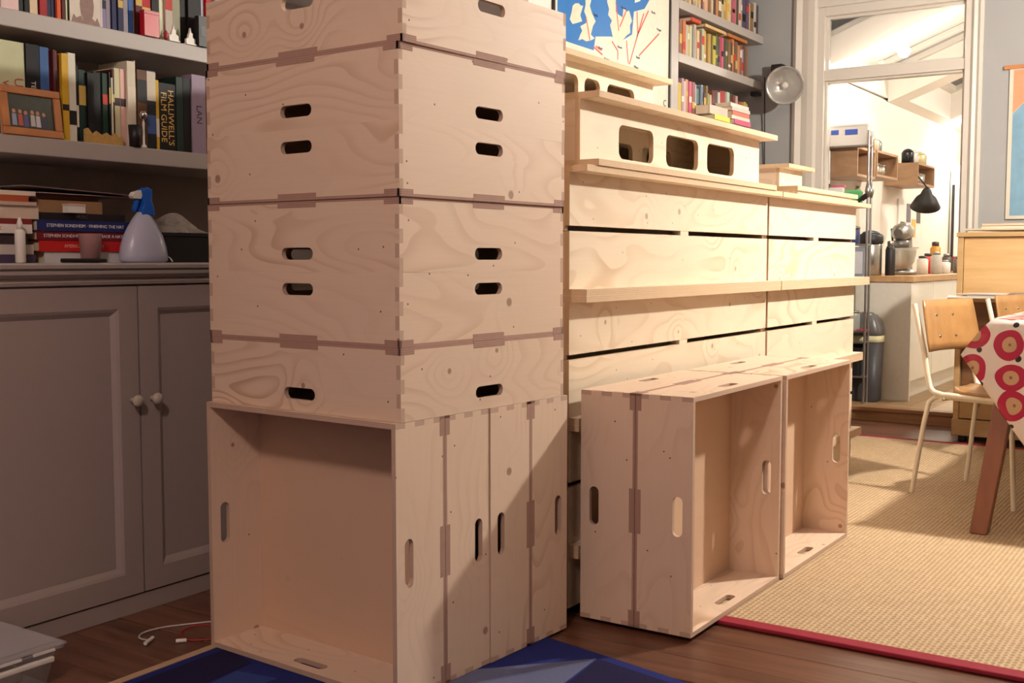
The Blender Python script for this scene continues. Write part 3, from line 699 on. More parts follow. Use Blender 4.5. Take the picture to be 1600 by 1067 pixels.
# small cup, pen case, white box
t = thing('plastic_cup', 'translucent pinkish plastic cup in front of the red books', 'cup', (-2.63, 1.905, .9905))
MB().lathe([(.004, 0), (.024, .0), (.0305, .076), (.0315, .078), (.0295, .077), (.0235, .003), (.004, .002)], n=20).build('body', clear((196, 150, 150), .6, .3, 'pink_translucent_plastic'), t)
t = thing('marker_pen', 'black marker pen lying before the plastic cup', 'pen', (-2.592, 1.85, .9965))
MB().tube([(0, -.06, 0), (0, .05, 0)], .0058, 10).build('barrel', BLACK, t); MB().tube([(0, .0505, 0), (0, .075, 0)], [.0052, .0045], 10).build('cap', BLACK, t)
t = thing('card_box', 'small white box leaning on the stack of books behind the cup', 'box', (-2.69, 1.87, zz))
B('box', WHITE, t, (.022, .05, -.02, .03, 0, .018)); B('lid', flat((205, 180, 160), .6), t, (.021, .051, -.021, .031, .0185, .024))
# spray bottle
t = thing('spray_bottle', 'pale translucent spray bottle with a blue trigger head', 'bottle', (-2.625, 2.075, .9905))
MB().lathe([(.01, 0), (.066, .0), (.075, .006), (.076, .02), (.072, .045), (.062, .075), (.048, .10), (.034, .122), (.023, .135), (.018, .142)], n=28, sq=(.62, 1)).build('bottle_body', clear((196, 198, 220), .82, .3, 'milky_plastic'), t)
blue = flat((26, 92, 190), .4, name='blue_plastic')
MB().prism([(-.012, .132), (.032, .132), (.030, .155), (.022, .175), (.026, .205), (.010, .212), (-.012, .204), (-.006, .180), (-.004, .160), (-.012, .150)], -.014, .014, 'x').build('spray_head', blue, t, bevel=.003)
h = MB().prism([(-.010, .178), (-.002, .205), (-.034, .196), (-.040, .186), (-.034, .178)], -.010, .010, 'x').build('nozzle', WHITE, t, bevel=.002)
MB().prism([(-.012, .176), (-.024, .176), (-.034, .150), (-.030, .140), (-.022, .150)], -.006, .006, 'x').build('trigger', blue, t, bevel=.002)
MB().tube([(0, .02, .15), (0, .0, .10), (0, .02, .05), (0, .03, .01)], .002, 6).build('dip_tube', WHITE, t)
MB().tube([(.0, .075, .022), (.004, .09, .012), (.006, .096, .003)], .0022, 6).build('hook', WHITE, t)
t = thing('black_box', 'black box behind the spray bottle with a plastic bag on it', 'box', (-2.78, 2.30, .9905))
B('box', BLACK, t, (-.10, .10, -.14, .16, 0, .078)); B('lid', BLACK, t, (-.103, .103, -.143, .163, .0785, .088))
m = MB(); n = 10; vs = []; fs = []
for i in range(n+1):
    for j in range(n+1):
        u, v = i/n, j/n; hgt = .045*max(0, sin(pi*u))**.6*max(0, sin(pi*v))**.6*(1+.35*sin(9*u+4*v))+.0006
        vs.append((-.06+.13*u, -.10+.2*v, hgt+random.uniform(0, .006)*(hgt > .01)))
for i in range(n):
    for j in range(n): a = i*(n+1)+j; fs.append((a, a+1, a+n+2, a+n+1))
m.add(vs, fs, 0, False); bg = m.build('plastic_bag', clear((225, 215, 205), .3, .15, 'crinkled_clear_film'), loc=(-2.77, 2.28, 1.0795), recalc=False); tag(bg, 'crumpled clear plastic bag lying on the black box', 'bag')

# photo frame on the lower left shelf
fx = thing('photo_frame', 'orange wooden photo frame with a group photograph', 'photo frame', (-2.705, 1.795, 1.3222)); fx.rotation_euler = (0, R(-7), R(1.5))
a = .088; H_ = .128
m = MB().box(-.004, .008, -a, a, 0, .020).box(-.004, .008, -a, a, H_-.020, H_).box(-.004, .008, -a, -a+.020, .020, H_-.020).box(-.004, .008, a-.020, a, .020, H_-.020)
m.build('frame', FRAMEW, fx, bevel=.0025)
ph = B('photograph', flat((54, 58, 46), .35, var=.5, scale=60, name='photo_background'), fx, (-.002, .002, -a+.019, a-.019, .019, H_-.019))
pc = [((-.052, .030), (150, 160, 190)), ((-.034, .030), (196, 90, 80)), ((-.018, .028), (90, 90, 150)), ((.002, .031), (196, 196, 190)), ((.018, .030), (206, 206, 214)), ((.036, .028), (60, 60, 90))]
for (py, pz), c in pc:
    m = MB()
    m.add([(.0024, py-.007, pz-.004), (.0024, py+.007, pz-.004), (.0024, py+.006, pz+.026), (.0024, py-.006, pz+.026)], [(0, 1, 2, 3)], 0)
    m.add([(.0025, py+.0055*cos(k*pi/4), pz+.033+.006*sin(k*pi/4)) for k in range(8)], [tuple(range(8))], 1)
    m.build('figure_print', [flat(c, .4, name='photo_print'), flat((190, 140, 115), .4, name='photo_print')], ph, recalc=False)
B('easel_back', BLACK, fx, (-.012, -.0045, -.03, .03, 0.002, .09))
t = thing('black_tumbler', 'small black tumbler on the lower left shelf', 'cup', (-2.706, 2.118, 1.3222))
MB().lathe([(.004, 0), (.015, 0), (.0185, .062), (.0175, .062), (.014, .004), (.004, .003)], n=18).build('body', BLACK, t)
t = thing('white_pawn', 'thin white figurine beside the black tumbler', 'figurine', (-2.707, 2.150, 1.3222))
MB().lathe([(.009, 0), (.008, .004), (.0035, .012), (.003, .05), (.0035, .07), (.002, .078)], n=12).build('body', WHITE, t)
MB().lathe([(.002, .079), (.009, .085), (.012, .094), (.009, .103), (.002, .108)], n=14).build('metal_ball', CHROME, t)
t = thing('ornate_booklet', 'low gilt booklet standing in front of the dark books', 'book', (-2.712, 2.01, 1.3222))
m = MB(); pts = [(-.055, 0), (.07, 0), (.07, .026), (.055, .022), (.045, .034), (.03, .024), (.015, .032), (0, .024), (-.018, .034), (-.03, .024), (-.045, .04), (-.055, .036)]
m.prism(pts, -.003, .004, 'x').build('cover', flat((188, 150, 82), .5, var=.35, scale=120, name='gilt_card'), t)
# ornaments on the upper left shelf
t = thing('picture_card', 'postcard picture of a brown figure standing among the upper books', 'picture', (-2.72, 1.975, 1.6432))
B('card', flat((214, 204, 190), .6), t, (-.003, 0, -.049, .049, 0, .15))
m = MB(); m.add([(.0006, -.045+.09*i/12, .006+.02*abs(sin(i*1.3))) for i in range(13)] + [(.0006, .045, .002), (.0006, -.045, .002)], [tuple(range(15))])
m.add([(.0007, .005+.022*cos(k*pi/6), .055+.05*sin(k*pi/6)) for k in range(12)], [tuple(range(12))])
m.build('figure_print', flat((120, 78, 62), .5, var=.4, scale=80), t, recalc=False)
t = thing('red_box', 'glossy red box standing before the upper books', 'box', (-2.70, 2.176, 1.6432)); B('box', flat((190, 16, 28), .4), t, (-.012, .008, -.026, .026, 0, .062)); B('lid', flat((176, 14, 26), .4), t, (-.013, .009, -.027, .027, .0625, .072))
for yy, lab in ((2.262, 'left white skyline figurine on the upper left shelf'), (2.325, 'right white skyline figurine on the upper left shelf')):
    t = thing('white_figurine', lab, 'figurine', (-2.705, yy, 1.6432), group='white figurines')
    MB().prism([(-.016, 0), (.018, 0), (.018, .018), (.008, .022), (.008, .034), (.003, .036), (.001, .05), (-.002, .036), (-.006, .03), (-.008, .02), (-.016, .016)], -.004, .004, 'x').build('body', WHITE, t)
    B('foot', WHITE, t, (-.008, .008, -.018, .02, -.0002, .003))
t = thing('red_toy', 'tiny red toy with spiky arms by the white figurines', 'toy', (-2.703, 2.235, 1.6432))
MB().lathe([(.003, 0), (.006, .006), (.0035, .014), (.006, .02), (.002, .028)], n=8).build('body', flat((160, 30, 36), .5), t)
MB().tube([(0, -.009, .02), (0, 0, .012), (0, .009, .021)], .0018, 6).build('arm', flat((160, 30, 36), .5), t)
t = thing('black_card_case', 'black slip case with a tapered front on the upper shelf', 'box', (-2.70, 2.366, 1.6432)); B('case', BLACK, t, (-.01, .01, -.018, .016, 0, .09)); B('label_strip', flat((60, 56, 60), .5), t, (.0101, .0106, -.01, .01, .03, .06))

# right shelves extras
for i, (x1, y0, y1, z0, t_, c, lab) in enumerate(((-2.61, 6.32, 6.57, 1.8, .030, (196, 70, 110), 'pink paperback at the bottom of the right shelf pile'), (-2.62, 6.30, 6.58, 1.83, .022, (222, 210, 196), 'cream paperback above the pink one in the right shelf pile'),
        (-2.62, 6.31, 6.57, 1.852, .026, (206, 110, 84), 'orange paperback in the right shelf pile'), (-2.615, 6.29, 6.57, 1.878, .022, (226, 196, 190), 'pale pink paperback near the top of the right shelf pile'), (-2.62, 6.28, 6.56, 1.90, .022, (228, 216, 200), 'cream paperback topping the right shelf pile'),)):
    flatbook(x1, y0, y1, z0, t_, c, lab, 'paperbacks piled at the front of the right shelf', d=.10)
flatbook(-2.62, 6.05, 6.27, 1.8, .028, (222, 214, 60), 'yellow notebook lying on the bottom right shelf', None, d=.09)
flatbook(-2.63, 6.0, 6.26, 1.829, .05, (200, 186, 170), 'fat cream book lying on the yellow notebook', None, d=.09)
flatbook(-2.715, 5.93, 6.06, 2.342, .022, (196, 74, 44), 'orange book lying across the books of the middle right shelf', None, d=.12)
flatbook(-2.715, 6.12, 6.42, 2.342, .018, (206, 176, 120), 'tan book lying across the yellow spines on the middle right shelf', None, d=.12)
flatbook(-2.715, 6.45, 6.76, 2.342, .020, (176, 110, 52), 'brown book lying across the right end of the middle right shelf', None, d=.12)

# ---------------------------------------------------------------- poster on the chimney breast
px = -2.699
t = thing('map_poster', 'framed map poster with blue sea and red route lines', 'poster', (px, 5.0, 1.60))
def PY(p): return (p[0]-5.0, p[1]-1.60)
Wp = flat((212, 203, 184), .5, name='poster_paper')
B('sheet', Wp, t, (0, .006, -.595, .59, .008, 1.15))
B('frame', BLACK, t, (0, .014, -.607, -.5955, 0, 1.16), (0, .014, .5905, .602, 0, 1.16), (0, .014, -.5955, .5905, 0, .0075), (0, .014, -.5955, .5905, 1.1505, 1.16))
def printed(name, poly, col, lay):
    m = MB(); q = [PY(p) for p in poly]
    bm = bmesh.new(); vs = [bm.verts.new((.0062+lay*.0004, a, b_)) for a, b_ in q]
    es = [bm.edges.new((vs[i], vs[(i+1) % len(vs)])) for i in range(len(vs))]
    bmesh.ops.triangle_fill(bm, use_beauty=True, edges=es); bmesh.ops.recalc_face_normals(bm, faces=bm.faces)
    me = bpy.data.meshes.new(name); bm.to_mesh(me); bm.free(); me.materials.append(flat(col, .5, name='poster_ink'))
    o = bpy.data.objects.new(name, me); COL.objects.link(o); o.parent = t
printed('sea_print', [(4.435, 2.62), (4.433, 2.009), (4.527, 2.0), (4.77, 1.998), (4.788, 2.066), (4.941, 2.091), (5.062, 2.092), (5.164, 2.137), (5.183, 2.255), (5.30, 2.29), (5.355, 2.345), (5.33, 2.62)], (30, 104, 172), 0)
L1 = [(4.569, 2.171), (4.590, 2.185), (4.622, 2.193), (4.645, 2.186), (4.667, 2.189), (4.65, 2.16), (4.64, 2.14), (4.658, 2.116), (4.61, 2.10), (4.569, 2.088), (4.543, 2.105), (4.56, 2.14)]
L2 = [(4.684, 2.245), (4.757, 2.259), (4.73, 2.2), (4.75, 2.17), (4.787, 2.138), (4.76, 2.11), (4.741, 2.068), (4.778, 2.056), (4.74, 2.04), (4.695, 2.029), (4.66, 2.034), (4.623, 2.022), (4.64, 2.05), (4.659, 2.072), (4.64, 2.09), (4.695, 2.114), (4.70, 2.14), (4.676, 2.164), (4.69, 2.2)]
L3 = [(4.899, 2.42), (4.987, 2.43), (4.989, 2.22), (5.02, 2.21), (5.06, 2.205), (5.07, 2.26), (5.1, 2.24), (5.13, 2.25), (5.163, 2.204), (5.14, 2.18), (5.143, 2.143), (5.10, 2.12), (5.062, 2.092), (5.02, 2.085), (4.961, 2.088), (4.945, 2.12), (4.931, 2.145), (4.95, 2.17), (4.91, 2.19), (4.92, 2.22), (4.9, 2.25)]
for q in (L1, L2, L3): printed('land_print', q, (208, 197, 174), 1)
printed('land_print', [(5.19, 2.30), (5.25, 2.32), (5.27, 2.36), (5.24, 2.40), (5.20, 2.37)], (228, 214, 188), 1)
for (a, b_) in [((4.694, 2.14), (4.732, 2.039)), ((4.769, 2.014), (4.855, 1.99)), ((4.988, 2.266), (5.02, 2.132)), ((5.1, 2.245), (5.03, 2.153)), ((5.345, 2.289), (5.217, 2.136)), ((5.215, 2.261), (5.228, 2.147)), ((5.471, 2.192), (5.241, 2.043)),
                ((5.103, 2.098), (5.125, 1.987)), ((5.291, 2.265), (5.136, 1.984)), ((4.951, 2.07), (5.012, 2.032)), ((5.012, 2.032), (5.012, 1.99)), ((4.788, 2.021), (4.845, 2.01))]:
    d = Vector((b_[0]-a[0], b_[1]-a[1])); n_ = Vector((-d.y, d.x)).normalized()*.0042
    printed('route_line', [(a[0]+n_.x, a[1]+n_.y), (a[0]-n_.x, a[1]-n_.y), (b_[0]-n_.x, b_[1]-n_.y), (b_[0]+n_.x, b_[1]+n_.y)], (206, 74, 66), 2)
for i, (y_, z_) in enumerate([(4.787, 2.166), (5.069, 2.253), (5.401, 2.289), (5.47, 2.212), (5.032, 2.054), (5.23, 2.032), (5.21, 1.98), (4.836, 2.019), (4.90, 1.975)]):
    q = PY((y_, z_)); text('place_name', ['Bath', 'Leiden', 'Berlin', 'Prague', 'Rouen', 'Basel', 'Milano', 'Brest', 'Nantes'][i], .019, flat((50, 60, 96), .5), t, (.0076, q[0], q[1]), (0, 1, 0), (0, 0, 1))
q = PY((5.545, 1.835)); text('place_name', 'C', .05, flat((40, 40, 46), .5), t, (.0076, q[0], q[1]), (0, 1, 0), (0, 0, 1))
printed('land_print', [(5.53, 1.75), (5.56, 1.75), (5.56, 1.80), (5.53, 1.80)], (96, 100, 170), 2)

# clip lamp with a glass dish in the far corner
t = thing('clip_lamp', 'switched-off clip lamp with a round glassy dish reflector', 'lamp', (-2.56, 6.98, 2.09))
B('mount', BLACK, t, (-.06, .015, -.06, .018, .02, .14), bevel=.006)
D_ = Matrix.Rotation(R(22), 4, 'Z') @ Matrix.Rotation(R(68), 4, 'X') @ Matrix.Rotation(R(20), 4, 'Y')
D_ = frame_matrix((0, 0, 0), (.86, .42, .25), (-.30, .05, .95)).to_3x3().to_4x4()
zax = Vector((.25, -.95, -.18)).normalized(); xax = Vector((0, 0, 1)).cross(zax).normalized(); D_ = Matrix((xax, zax.cross(xax), zax)).transposed().to_4x4()
MB().lathe([(.02, -.055), (.06, -.045), (.10, -.015), (.118, .012), (.112, .014), (.094, -.008), (.055, -.036), (.02, -.044)], (.085, -.20, -.02), 28, M=D_).build('dish', flat((182, 180, 176), .12, metal=.55, name='glassy_reflector'), t)
MB().lathe([(.004, -.04), (.016, -.03), (.022, -.012), (.012, .002)], (.085, -.20, -.02), 14, M=D_).build('lamp_bulb', clear((235, 230, 220), .5, .1), t)
MB().tube([(.0, -.05, .06), (.04, -.10, .04), (.07, -.15, .0)], .008, 8).build('arm', BLACK, t)
MB().tube([(-.115, -.02, .07), (-.118, -.01, -.02), (-.118, .008, -.5), (-.118, .008, -1.6)], .004, 6).build('cable', BLACK, t)
B('switch', BLACK, t, (-.17, -.12, -.12, -.06, -.055, -.03))

# ================================================================ RUGS, CABLES, TUB
t = thing('sisal_rug', 'large golden sisal rug with a red bound edge', 'rug', (0, 4.58, 0))
x0, x1, y0, y1 = -2.15, 1.6, 2.825-4.58, 6.335-4.58
B('weave', SISAL, t, (x0+.05, x1-.05, y0+.05, y1-.05, 0, .011))
m = MB()
def edge(a, b_):
    m.tube([a, b_], .007, 8)
m.box(x0, x1, y0, y0+.052, 0, .0125).box(x0, x1, y1-.052, y1, 0, .0125).box(x0, x0+.052, y0+.052, y1-.052, 0, .0125).box(x1-.052, x1, y0+.052, y1-.052, 0, .0125)
m.build('binding', REDB, t, bevel=.004)
bt = thing('blue_rug', 'blue patchwork rug with grey and navy wedges under the crates', 'rug', (-1.6, 1.6, 0))
# rug corners in the room: far-left edge at x = -2.19, far edge slightly skewed
RC = [(-2.19, .55), (-.55, .55), (-.55, 2.25), (-1.107, 2.381), (-1.319, 2.425), (-1.527, 2.465), (-2.19, 2.60)]
def flatpoly(name, poly, z0, z1, mat, par, off):
    q = [(p[0]-off[0], p[1]-off[1]) for p in poly]
    return MB().prism(q, z0, z1, 'z').build(name, mat, par)
OFF = (-1.6, 1.6)
flatpoly('rug_ground', RC, 0, .0055, pile('blue_pile', (30, 40, 108)), bt, OFF)
flatpoly('grey_wedge', [(-1.335, 2.395), (-1.55, 2.16), (-1.78, 1.82), (-1.30, 2.0)], .0056, .0066, pile('grey_blue_pile', (92, 98, 130)), bt, OFF)
flatpoly('navy_wedge', [(-1.33, 2.395), (-1.29, 2.0), (-.9, 1.7), (-.58, 1.9), (-.58, 2.23), (-1.11, 2.35)], .0056, .0066, pile('navy_pile', (26, 22, 62)), bt, OFF)
flatpoly('navy_wedge', [(-2.16, 1.93), (-2.16, 1.45), (-2.02, 1.70), (-2.03, 1.90)], .0056, .0066, pile('navy_pile', (26, 22, 62)), bt, OFF)
flatpoly('grey_wedge', [(-2.02, 1.84), (-1.98, 1.50), (-1.90, 1.86)], .0056, .0066, pile('mid_blue_pile', (44, 66, 128)), bt, OFF)
m = MB().box(-.612, -.588, -1.05, 1.0, 0, .0075); m.build('binding', flat((190, 160, 130), .8, name='cream_binding'), bt)

def cable(name, label, pts, r, c, ends):
    t = thing(name, label, 'cable', (pts[0][0], pts[0][1], 0))
    sp = []
    P_ = [Vector(p) for p in pts]
    for i in range(len(P_)-1):
        p0 = P_[max(i-1, 0)]; p1 = P_[i]; p2 = P_[i+1]; p3 = P_[min(i+2, len(P_)-1)]
        for k in range(6):
            s_ = k/6; sp.append(.5*((2*p1)+(-p0+p2)*s_+(2*p0-5*p1+4*p2-p3)*s_**2+(-p0+3*p1-3*p2+p3)*s_**3)-Vector((pts[0][0], pts[0][1], 0)))
    sp.append(P_[-1]-Vector((pts[0][0], pts[0][1], 0)))
    MB().tube(sp, r, 6).build('wire', flat(c, .5), t)
    for (a, b_) in ends: MB().tube([Vector(a)-t.location, Vector(b_)-t.location], .0055, 6).build('plug', WHITE, t)
cable('white_cable', 'white cable with a plug curling over the dark floor', [(-2.385, 1.872, .003), (-2.42, 1.87, .003), (-2.445, 1.90, .003), (-2.44, 1.955, .003), (-2.40, 2.02, .003), (-2.33, 2.10, .004), (-2.26, 2.14, .003)], .0024, (205, 196, 190), [((-2.385, 1.885, .006), (-2.365, 1.845, .006))])
cable('red_cable', 'thin red cable looped on the floor beside the crates', [(-2.235, 1.99, .003), (-2.29, 1.935, .003), (-2.33, 1.935, .003), (-2.37, 1.97, .003), (-2.37, 2.02, .0035), (-2.31, 2.09, .0035), (-2.24, 2.16, .003)], .002, (176, 30, 34), [((-2.318, 1.905, .004), (-2.30, 1.925, .004))])

tb = thing('storage_tub', 'clear plastic storage tub with pale clip handles', 'storage box', (-2.385, 1.36, 0))
cl = clear((200, 196, 200), .17, .15, 'frosted_clear_plastic')
m = MB()
def ring(z_, i): return [(-.20+i, -.20+i, z_), (.07-i, -.20+i, z_), (.07-i, .215-i, z_), (-.20+i, .215-i, z_)]
lv = [(.002, .03), (.085, .012), (.086, 0), (.094, 0), (.094, .014), (.006, .034)]
vs = [p for z_, i in lv for p in ring(z_, i)]; fs = [(0, 1, 2, 3), (20, 21, 22, 23)]
for r_ in range(5):
    for q in range(4): a = r_*4+q; b_ = r_*4+(q+1) % 4; fs.append((a, b_, b_+4, a+4))
m.add(vs, fs); m.build('tub', cl, tb)
MB().box(-.205, .075, -.205, .22, .0945, .100).box(-.19, .06, -.19, .205, .1, .104).build('lid', cl, tb, bevel=.003)
for yy in (.045, .13): B('clip', WHITE, tb, (.0755, .080, yy, yy+.055, .088, .094))
B('handle', WHITE, tb, (.064, .078, .02, .185, .062, .074), bevel=.003)
t = thing('white_folder', 'pale papers packed inside the clear storage tub', 'paper', (-2.45, 1.36, .01)); B('paper', flat((190, 182, 178), .7), t, (-.08, .06, -.14, .15, 0, .03)); B('cover', flat((120, 100, 96), .7), t, (-.075, .055, -.13, .14, .0301, .034))

# ================================================================ DINING SIDE
def chair(cx, cy, ang, label):
    """cx, cy: floor point below the middle of the backrest; local +X is forward"""
    t = thing('school_chair', label, 'chair', (cx, cy, .0125), ang, 'bent plywood chairs at the dining table')
    # seat: curved sheet
    def sheet(fn, nu, nv, th, name):
        m = MB(); vs = []; fs = []
        P = [[fn(i/nu, j/nv) for j in range(nv+1)] for i in range(nu+1)]
        for s_ in (0, 1):
            for i in range(nu+1):
                for j in range(nv+1):
                    p, nrm = P[i][j]; vs.append(tuple(Vector(p)+Vector(nrm)*th*s_))
        N = (nu+1)*(nv+1)
        for i in range(nu):
            for j in range(nv):
                a = i*(nv+1)+j; fs += [(a, a+1, a+nv+2, a+nv+1), (a+N, a+nv+1+N, a+nv+2+N, a+1+N)]
        for i in range(nu):
            for j in (0, nv): a = i*(nv+1)+j; fs.append((a, a+nv+1, a+nv+1+N, a+N))
        for j in range(nv):
            for i in (0, nu): a = i*(nv+1)+j; fs.append((a, a+1, a+1+N, a+N))
        m.add(vs, fs, 0, True); return m.build(name, CHAIRP, t)
    def seat(u, v):
        w = (.175+.02*u)*min(1, (.35+3*u) if u < .22 else 1); yy = (v*2-1)*w
        x = .04+.37*u; z = .440-.010*sin(pi*u)*1.2+.02*(abs(v*2-1)**3)*.3-(.03*((u-.85)/.15)**2 if u > .85 else 0)
        return (x, yy, z), (0, 0, 1)
    sheet(seat, 10, 8, .010, 'seat')
    def back(u, v):
        yy = (v*2-1)*.195*(1-.06*u); bend = .035*(1-(v*2-1)**2)
        ins = .012 if u in (0, 1) else 0
        return (-.02-.045*u-bend+.02, yy*(1-ins), .60+.215*u), (1, 0, .1)
    sheet(back, 6, 10, .009, 'backrest')
    for s_ in (-1, 1):
        y_ = s_*.175
        MB().tube([(-.075, s_*.19, .80), (-.055, s_*.188, .72), (-.028, s_*.183, .60), (-.012, s_*.178, .50), (.0, y_, .45), (.02, y_, .432), (.06, y_, .425), (.36, y_, .425)], .0115, 10).build('back_post', TUBEW, t)
        MB().tube([(-.055, s_*.205, 0), (-.015, s_*.19, .30), (.0, s_*.18, .39), (.02, s_*.165, .412), (.05, s_*.15, .413), (.30, s_*.15, .413), (.34, s_*.16, .40), (.365, s_*.18, .37), (.40, s_*.205, .0)], .0105, 10).build('leg_frame', TUBEW, t)
    MB().tube([(.05, -.175, .405), (.05, .175, .405)], .009, 8).build('cross_rail', TUBEW, t)
    for z_ in (.66, .75):
        for s_ in (-1, 1): MB().lathe([(.001, 0), (.008, .0), (.006, .004), (.001, .005)], (-.055+.02*(1 if z_ < .7 else 0), s_*.06, z_), 10, M=Matrix.Rotation(pi/2, 4, 'Y')).build('rivet', CHROME, t)
    return t
chair(-1.065, 5.04, R(-20), 'nearer bent plywood chair with cream tubular legs at the table')
chair(-.93, 5.84, R(-18), 'farther bent plywood chair, half hidden behind the nearer one')

tbl = thing('dining_table', 'dining table with reddish wooden legs under a patterned cloth', 'table', (.1, 5.3, .0125))
def leg(xb, yb, xt, yt):
    m = MB(); a = .030; b_ = .034
    vs = [(xb-a, yb-a, 0), (xb+a, yb-a, 0), (xb+a, yb+a, 0), (xb-a, yb+a, 0), (xt-b_, yt-b_, .745), (xt+b_, yt-b_, .745), (xt+b_, yt+b_, .745), (xt-b_, yt+b_, .745)]
    m.add([(v[0]-.1, v[1]-5.3, v[2]) for v in vs], [(0, 3, 2, 1), (4, 5, 6, 7), (0, 1, 5, 4), (1, 2, 6, 5), (2, 3, 7, 6), (3, 0, 4, 7)])
    m.build('leg', TABLEW, tbl, bevel=.004)
leg(-.80, 4.27, -.715, 4.44); leg(.9, 4.27, .83, 4.44); leg(-.80, 5.86, -.715, 5.80); leg(.9, 5.86, .83, 5.80)
B('tabletop', TABLEW, tbl, (-.86, .80, -.93, .60, .7452, .769))
B('apron', TABLEW, tbl, (-.78, .72, -.86, -.84, .66, .745), (-.78, .72, .50, .52, .66, .745), (-.80, -.78, -.84, .50, .66, .745), (.72, .74, -.84, .50, .66, .745))
def applecloth():
    m, nt, b = newmat('apple_print_oilcloth')
    uv = nd(nt, 'ShaderNodeUVMap', uv_map='UVMap')
    nz = nd(nt, 'ShaderNodeTexNoise', {'Vector': uv.outputs[0], 'Scale': 9.0, 'Detail': 1})
    w = nd(nt, 'ShaderNodeVectorMath', {0: nz.outputs['Color'], 1: (.035, .035, 0)}, operation='MULTIPLY')
    p = nd(nt, 'ShaderNodeVectorMath', {0: uv.outputs[0], 1: w.outputs[0]}, operation='ADD')
    vo = nd(nt, 'ShaderNodeTexVoronoi', {'Vector': p.outputs[0], 'Scale': 8.2, 'Randomness': .42}, voronoi_dimensions='2D')
    d = vo.outputs['Distance']
    ring_ = mth(nt, 'LESS_THAN', d, .43); core = mth(nt, 'LESS_THAN', d, .22); pip = mth(nt, 'LESS_THAN', d, .045)
    c = mixc(nt, ring_, lin((226, 214, 206)), lin((176, 24, 66)))
    c = mixc(nt, core, c, lin((196, 158, 122)))
    c = mixc(nt, pip, c, lin((140, 100, 70)))
    p2 = nd(nt, 'ShaderNodeVectorMath', {0: p.outputs[0], 1: (.02, .07, 0)}, operation='SUBTRACT')
    v2 = nd(nt, 'ShaderNodeTexVoronoi', {'Vector': p2.outputs[0], 'Scale': 8.2, 'Randomness': .42}, voronoi_dimensions='2D')
    leaf = mth(nt, 'MULTIPLY', mth(nt, 'LESS_THAN', v2.outputs['Distance'], .085), mth(nt, 'SUBTRACT', 1.0, ring_))
    c = mixc(nt, leaf, c, lin((40, 26, 34)))
    nt.links.new(c, b.inputs['Base Color']); b.inputs['Roughness'].default_value = .35
    return m
# cloth: top sheet plus hanging skirt with folds; built as a radial skirt round the table edge
tx0, tx1, ty0, ty1 = -.79, .93, 4.345, 5.93; TZ = .784
per = []
def side_pts(a, b_, n, drop, out):
    for i in range(n):
        s_ = i/n; per.append((a[0]+(b_[0]-a[0])*s_, a[1]+(b_[1]-a[1])*s_, drop, out))
side_pts((tx0, ty0), (tx1, ty0), 44, .50, (0, -1)); side_pts((tx1, ty0), (tx1, ty1), 30, .50, (1, 0)); side_pts((tx1, ty1), (tx0, ty1), 30, .50, (0, 1)); side_pts((tx0, ty1), (tx0, ty0), 30, .20, (-1, 0))
vs = [((tx0+tx1)/2, (ty0+ty1)/2, TZ)]; uvs = [((tx0+tx1)/2, (ty0+ty1)/2)]; fs = []; n = len(per); K = 9
for j in range(K+1):
    s_ = j/K
    for i, (x_, y_, dr_, o_) in enumerate(per):
        dc = min(math.hypot(x_-cx_, y_-cy_) for cx_, cy_ in ((tx0, ty0), (tx1, ty0), (tx1, ty1), (tx0, ty1)))
        corner = max(0, 1-dc/.16)
        cc = Vector((x_-(tx0+tx1)/2, y_-(ty0+ty1)/2)); cd = Vector((1 if cc.x > 0 else -1, 1 if cc.y > 0 else -1)).normalized()
        if corner > 0 and cc.x < 0 and cc.y < 0: cd = Vector((-1, -.25)).normalized()
        wave = .012*sin((x_+y_)*21)*s_
        if cc.x < 0 and cc.y < 0: dd =  .13+(.37*min(1, dc/.16) if o_ == (0, -1) else .07*min(1, dc/.5))
        else: dd = dr_
        dr2 = dd*s_
        ox_ = o_[0]*(.006+wave+.012*s_)*(1-corner) + cd.x*corner*.10*s_**.8*1.05 + o_[0]*.004
        oy_ = o_[1]*(.006+wave+.012*s_)*(1-corner) + cd.y*corner*.10*s_**.8*1.05 + o_[1]*.004
        vs.append((x_+ox_, y_+oy_, TZ-dr2-(.002 if j else 0))); uvs.append((x_+ox_+o_[0]*dr2, y_+(oy_ if o_[0] else 0)+o_[1]*dr2))
for i in range(n): fs.append((0, 1+i, 1+(i+1) % n))
for j in range(K):
    for i in range(n):
        a = 1+j*n+i; b_ = 1+j*n+(i+1) % n; fs.append((a, a+n, b_+n, b_))
me = bpy.data.meshes.new('tablecloth'); me.from_pydata(vs, [], fs); me.materials.append(applecloth())
ul = me.uv_layers.new(name='UVMap')
for p_ in me.polygons:
    p_.use_smooth = True
    for li in p_.loop_indices: ul.data[li].uv = uvs[me.loops[li].vertex_index]
o = bpy.data.objects.new('tablecloth', me); COL.objects.link(o); tag(o, 'white tablecloth printed with large crimson apples', 'tablecloth')
sm = o.modifiers.new('solid', 'SOLIDIFY'); sm.thickness = .0015

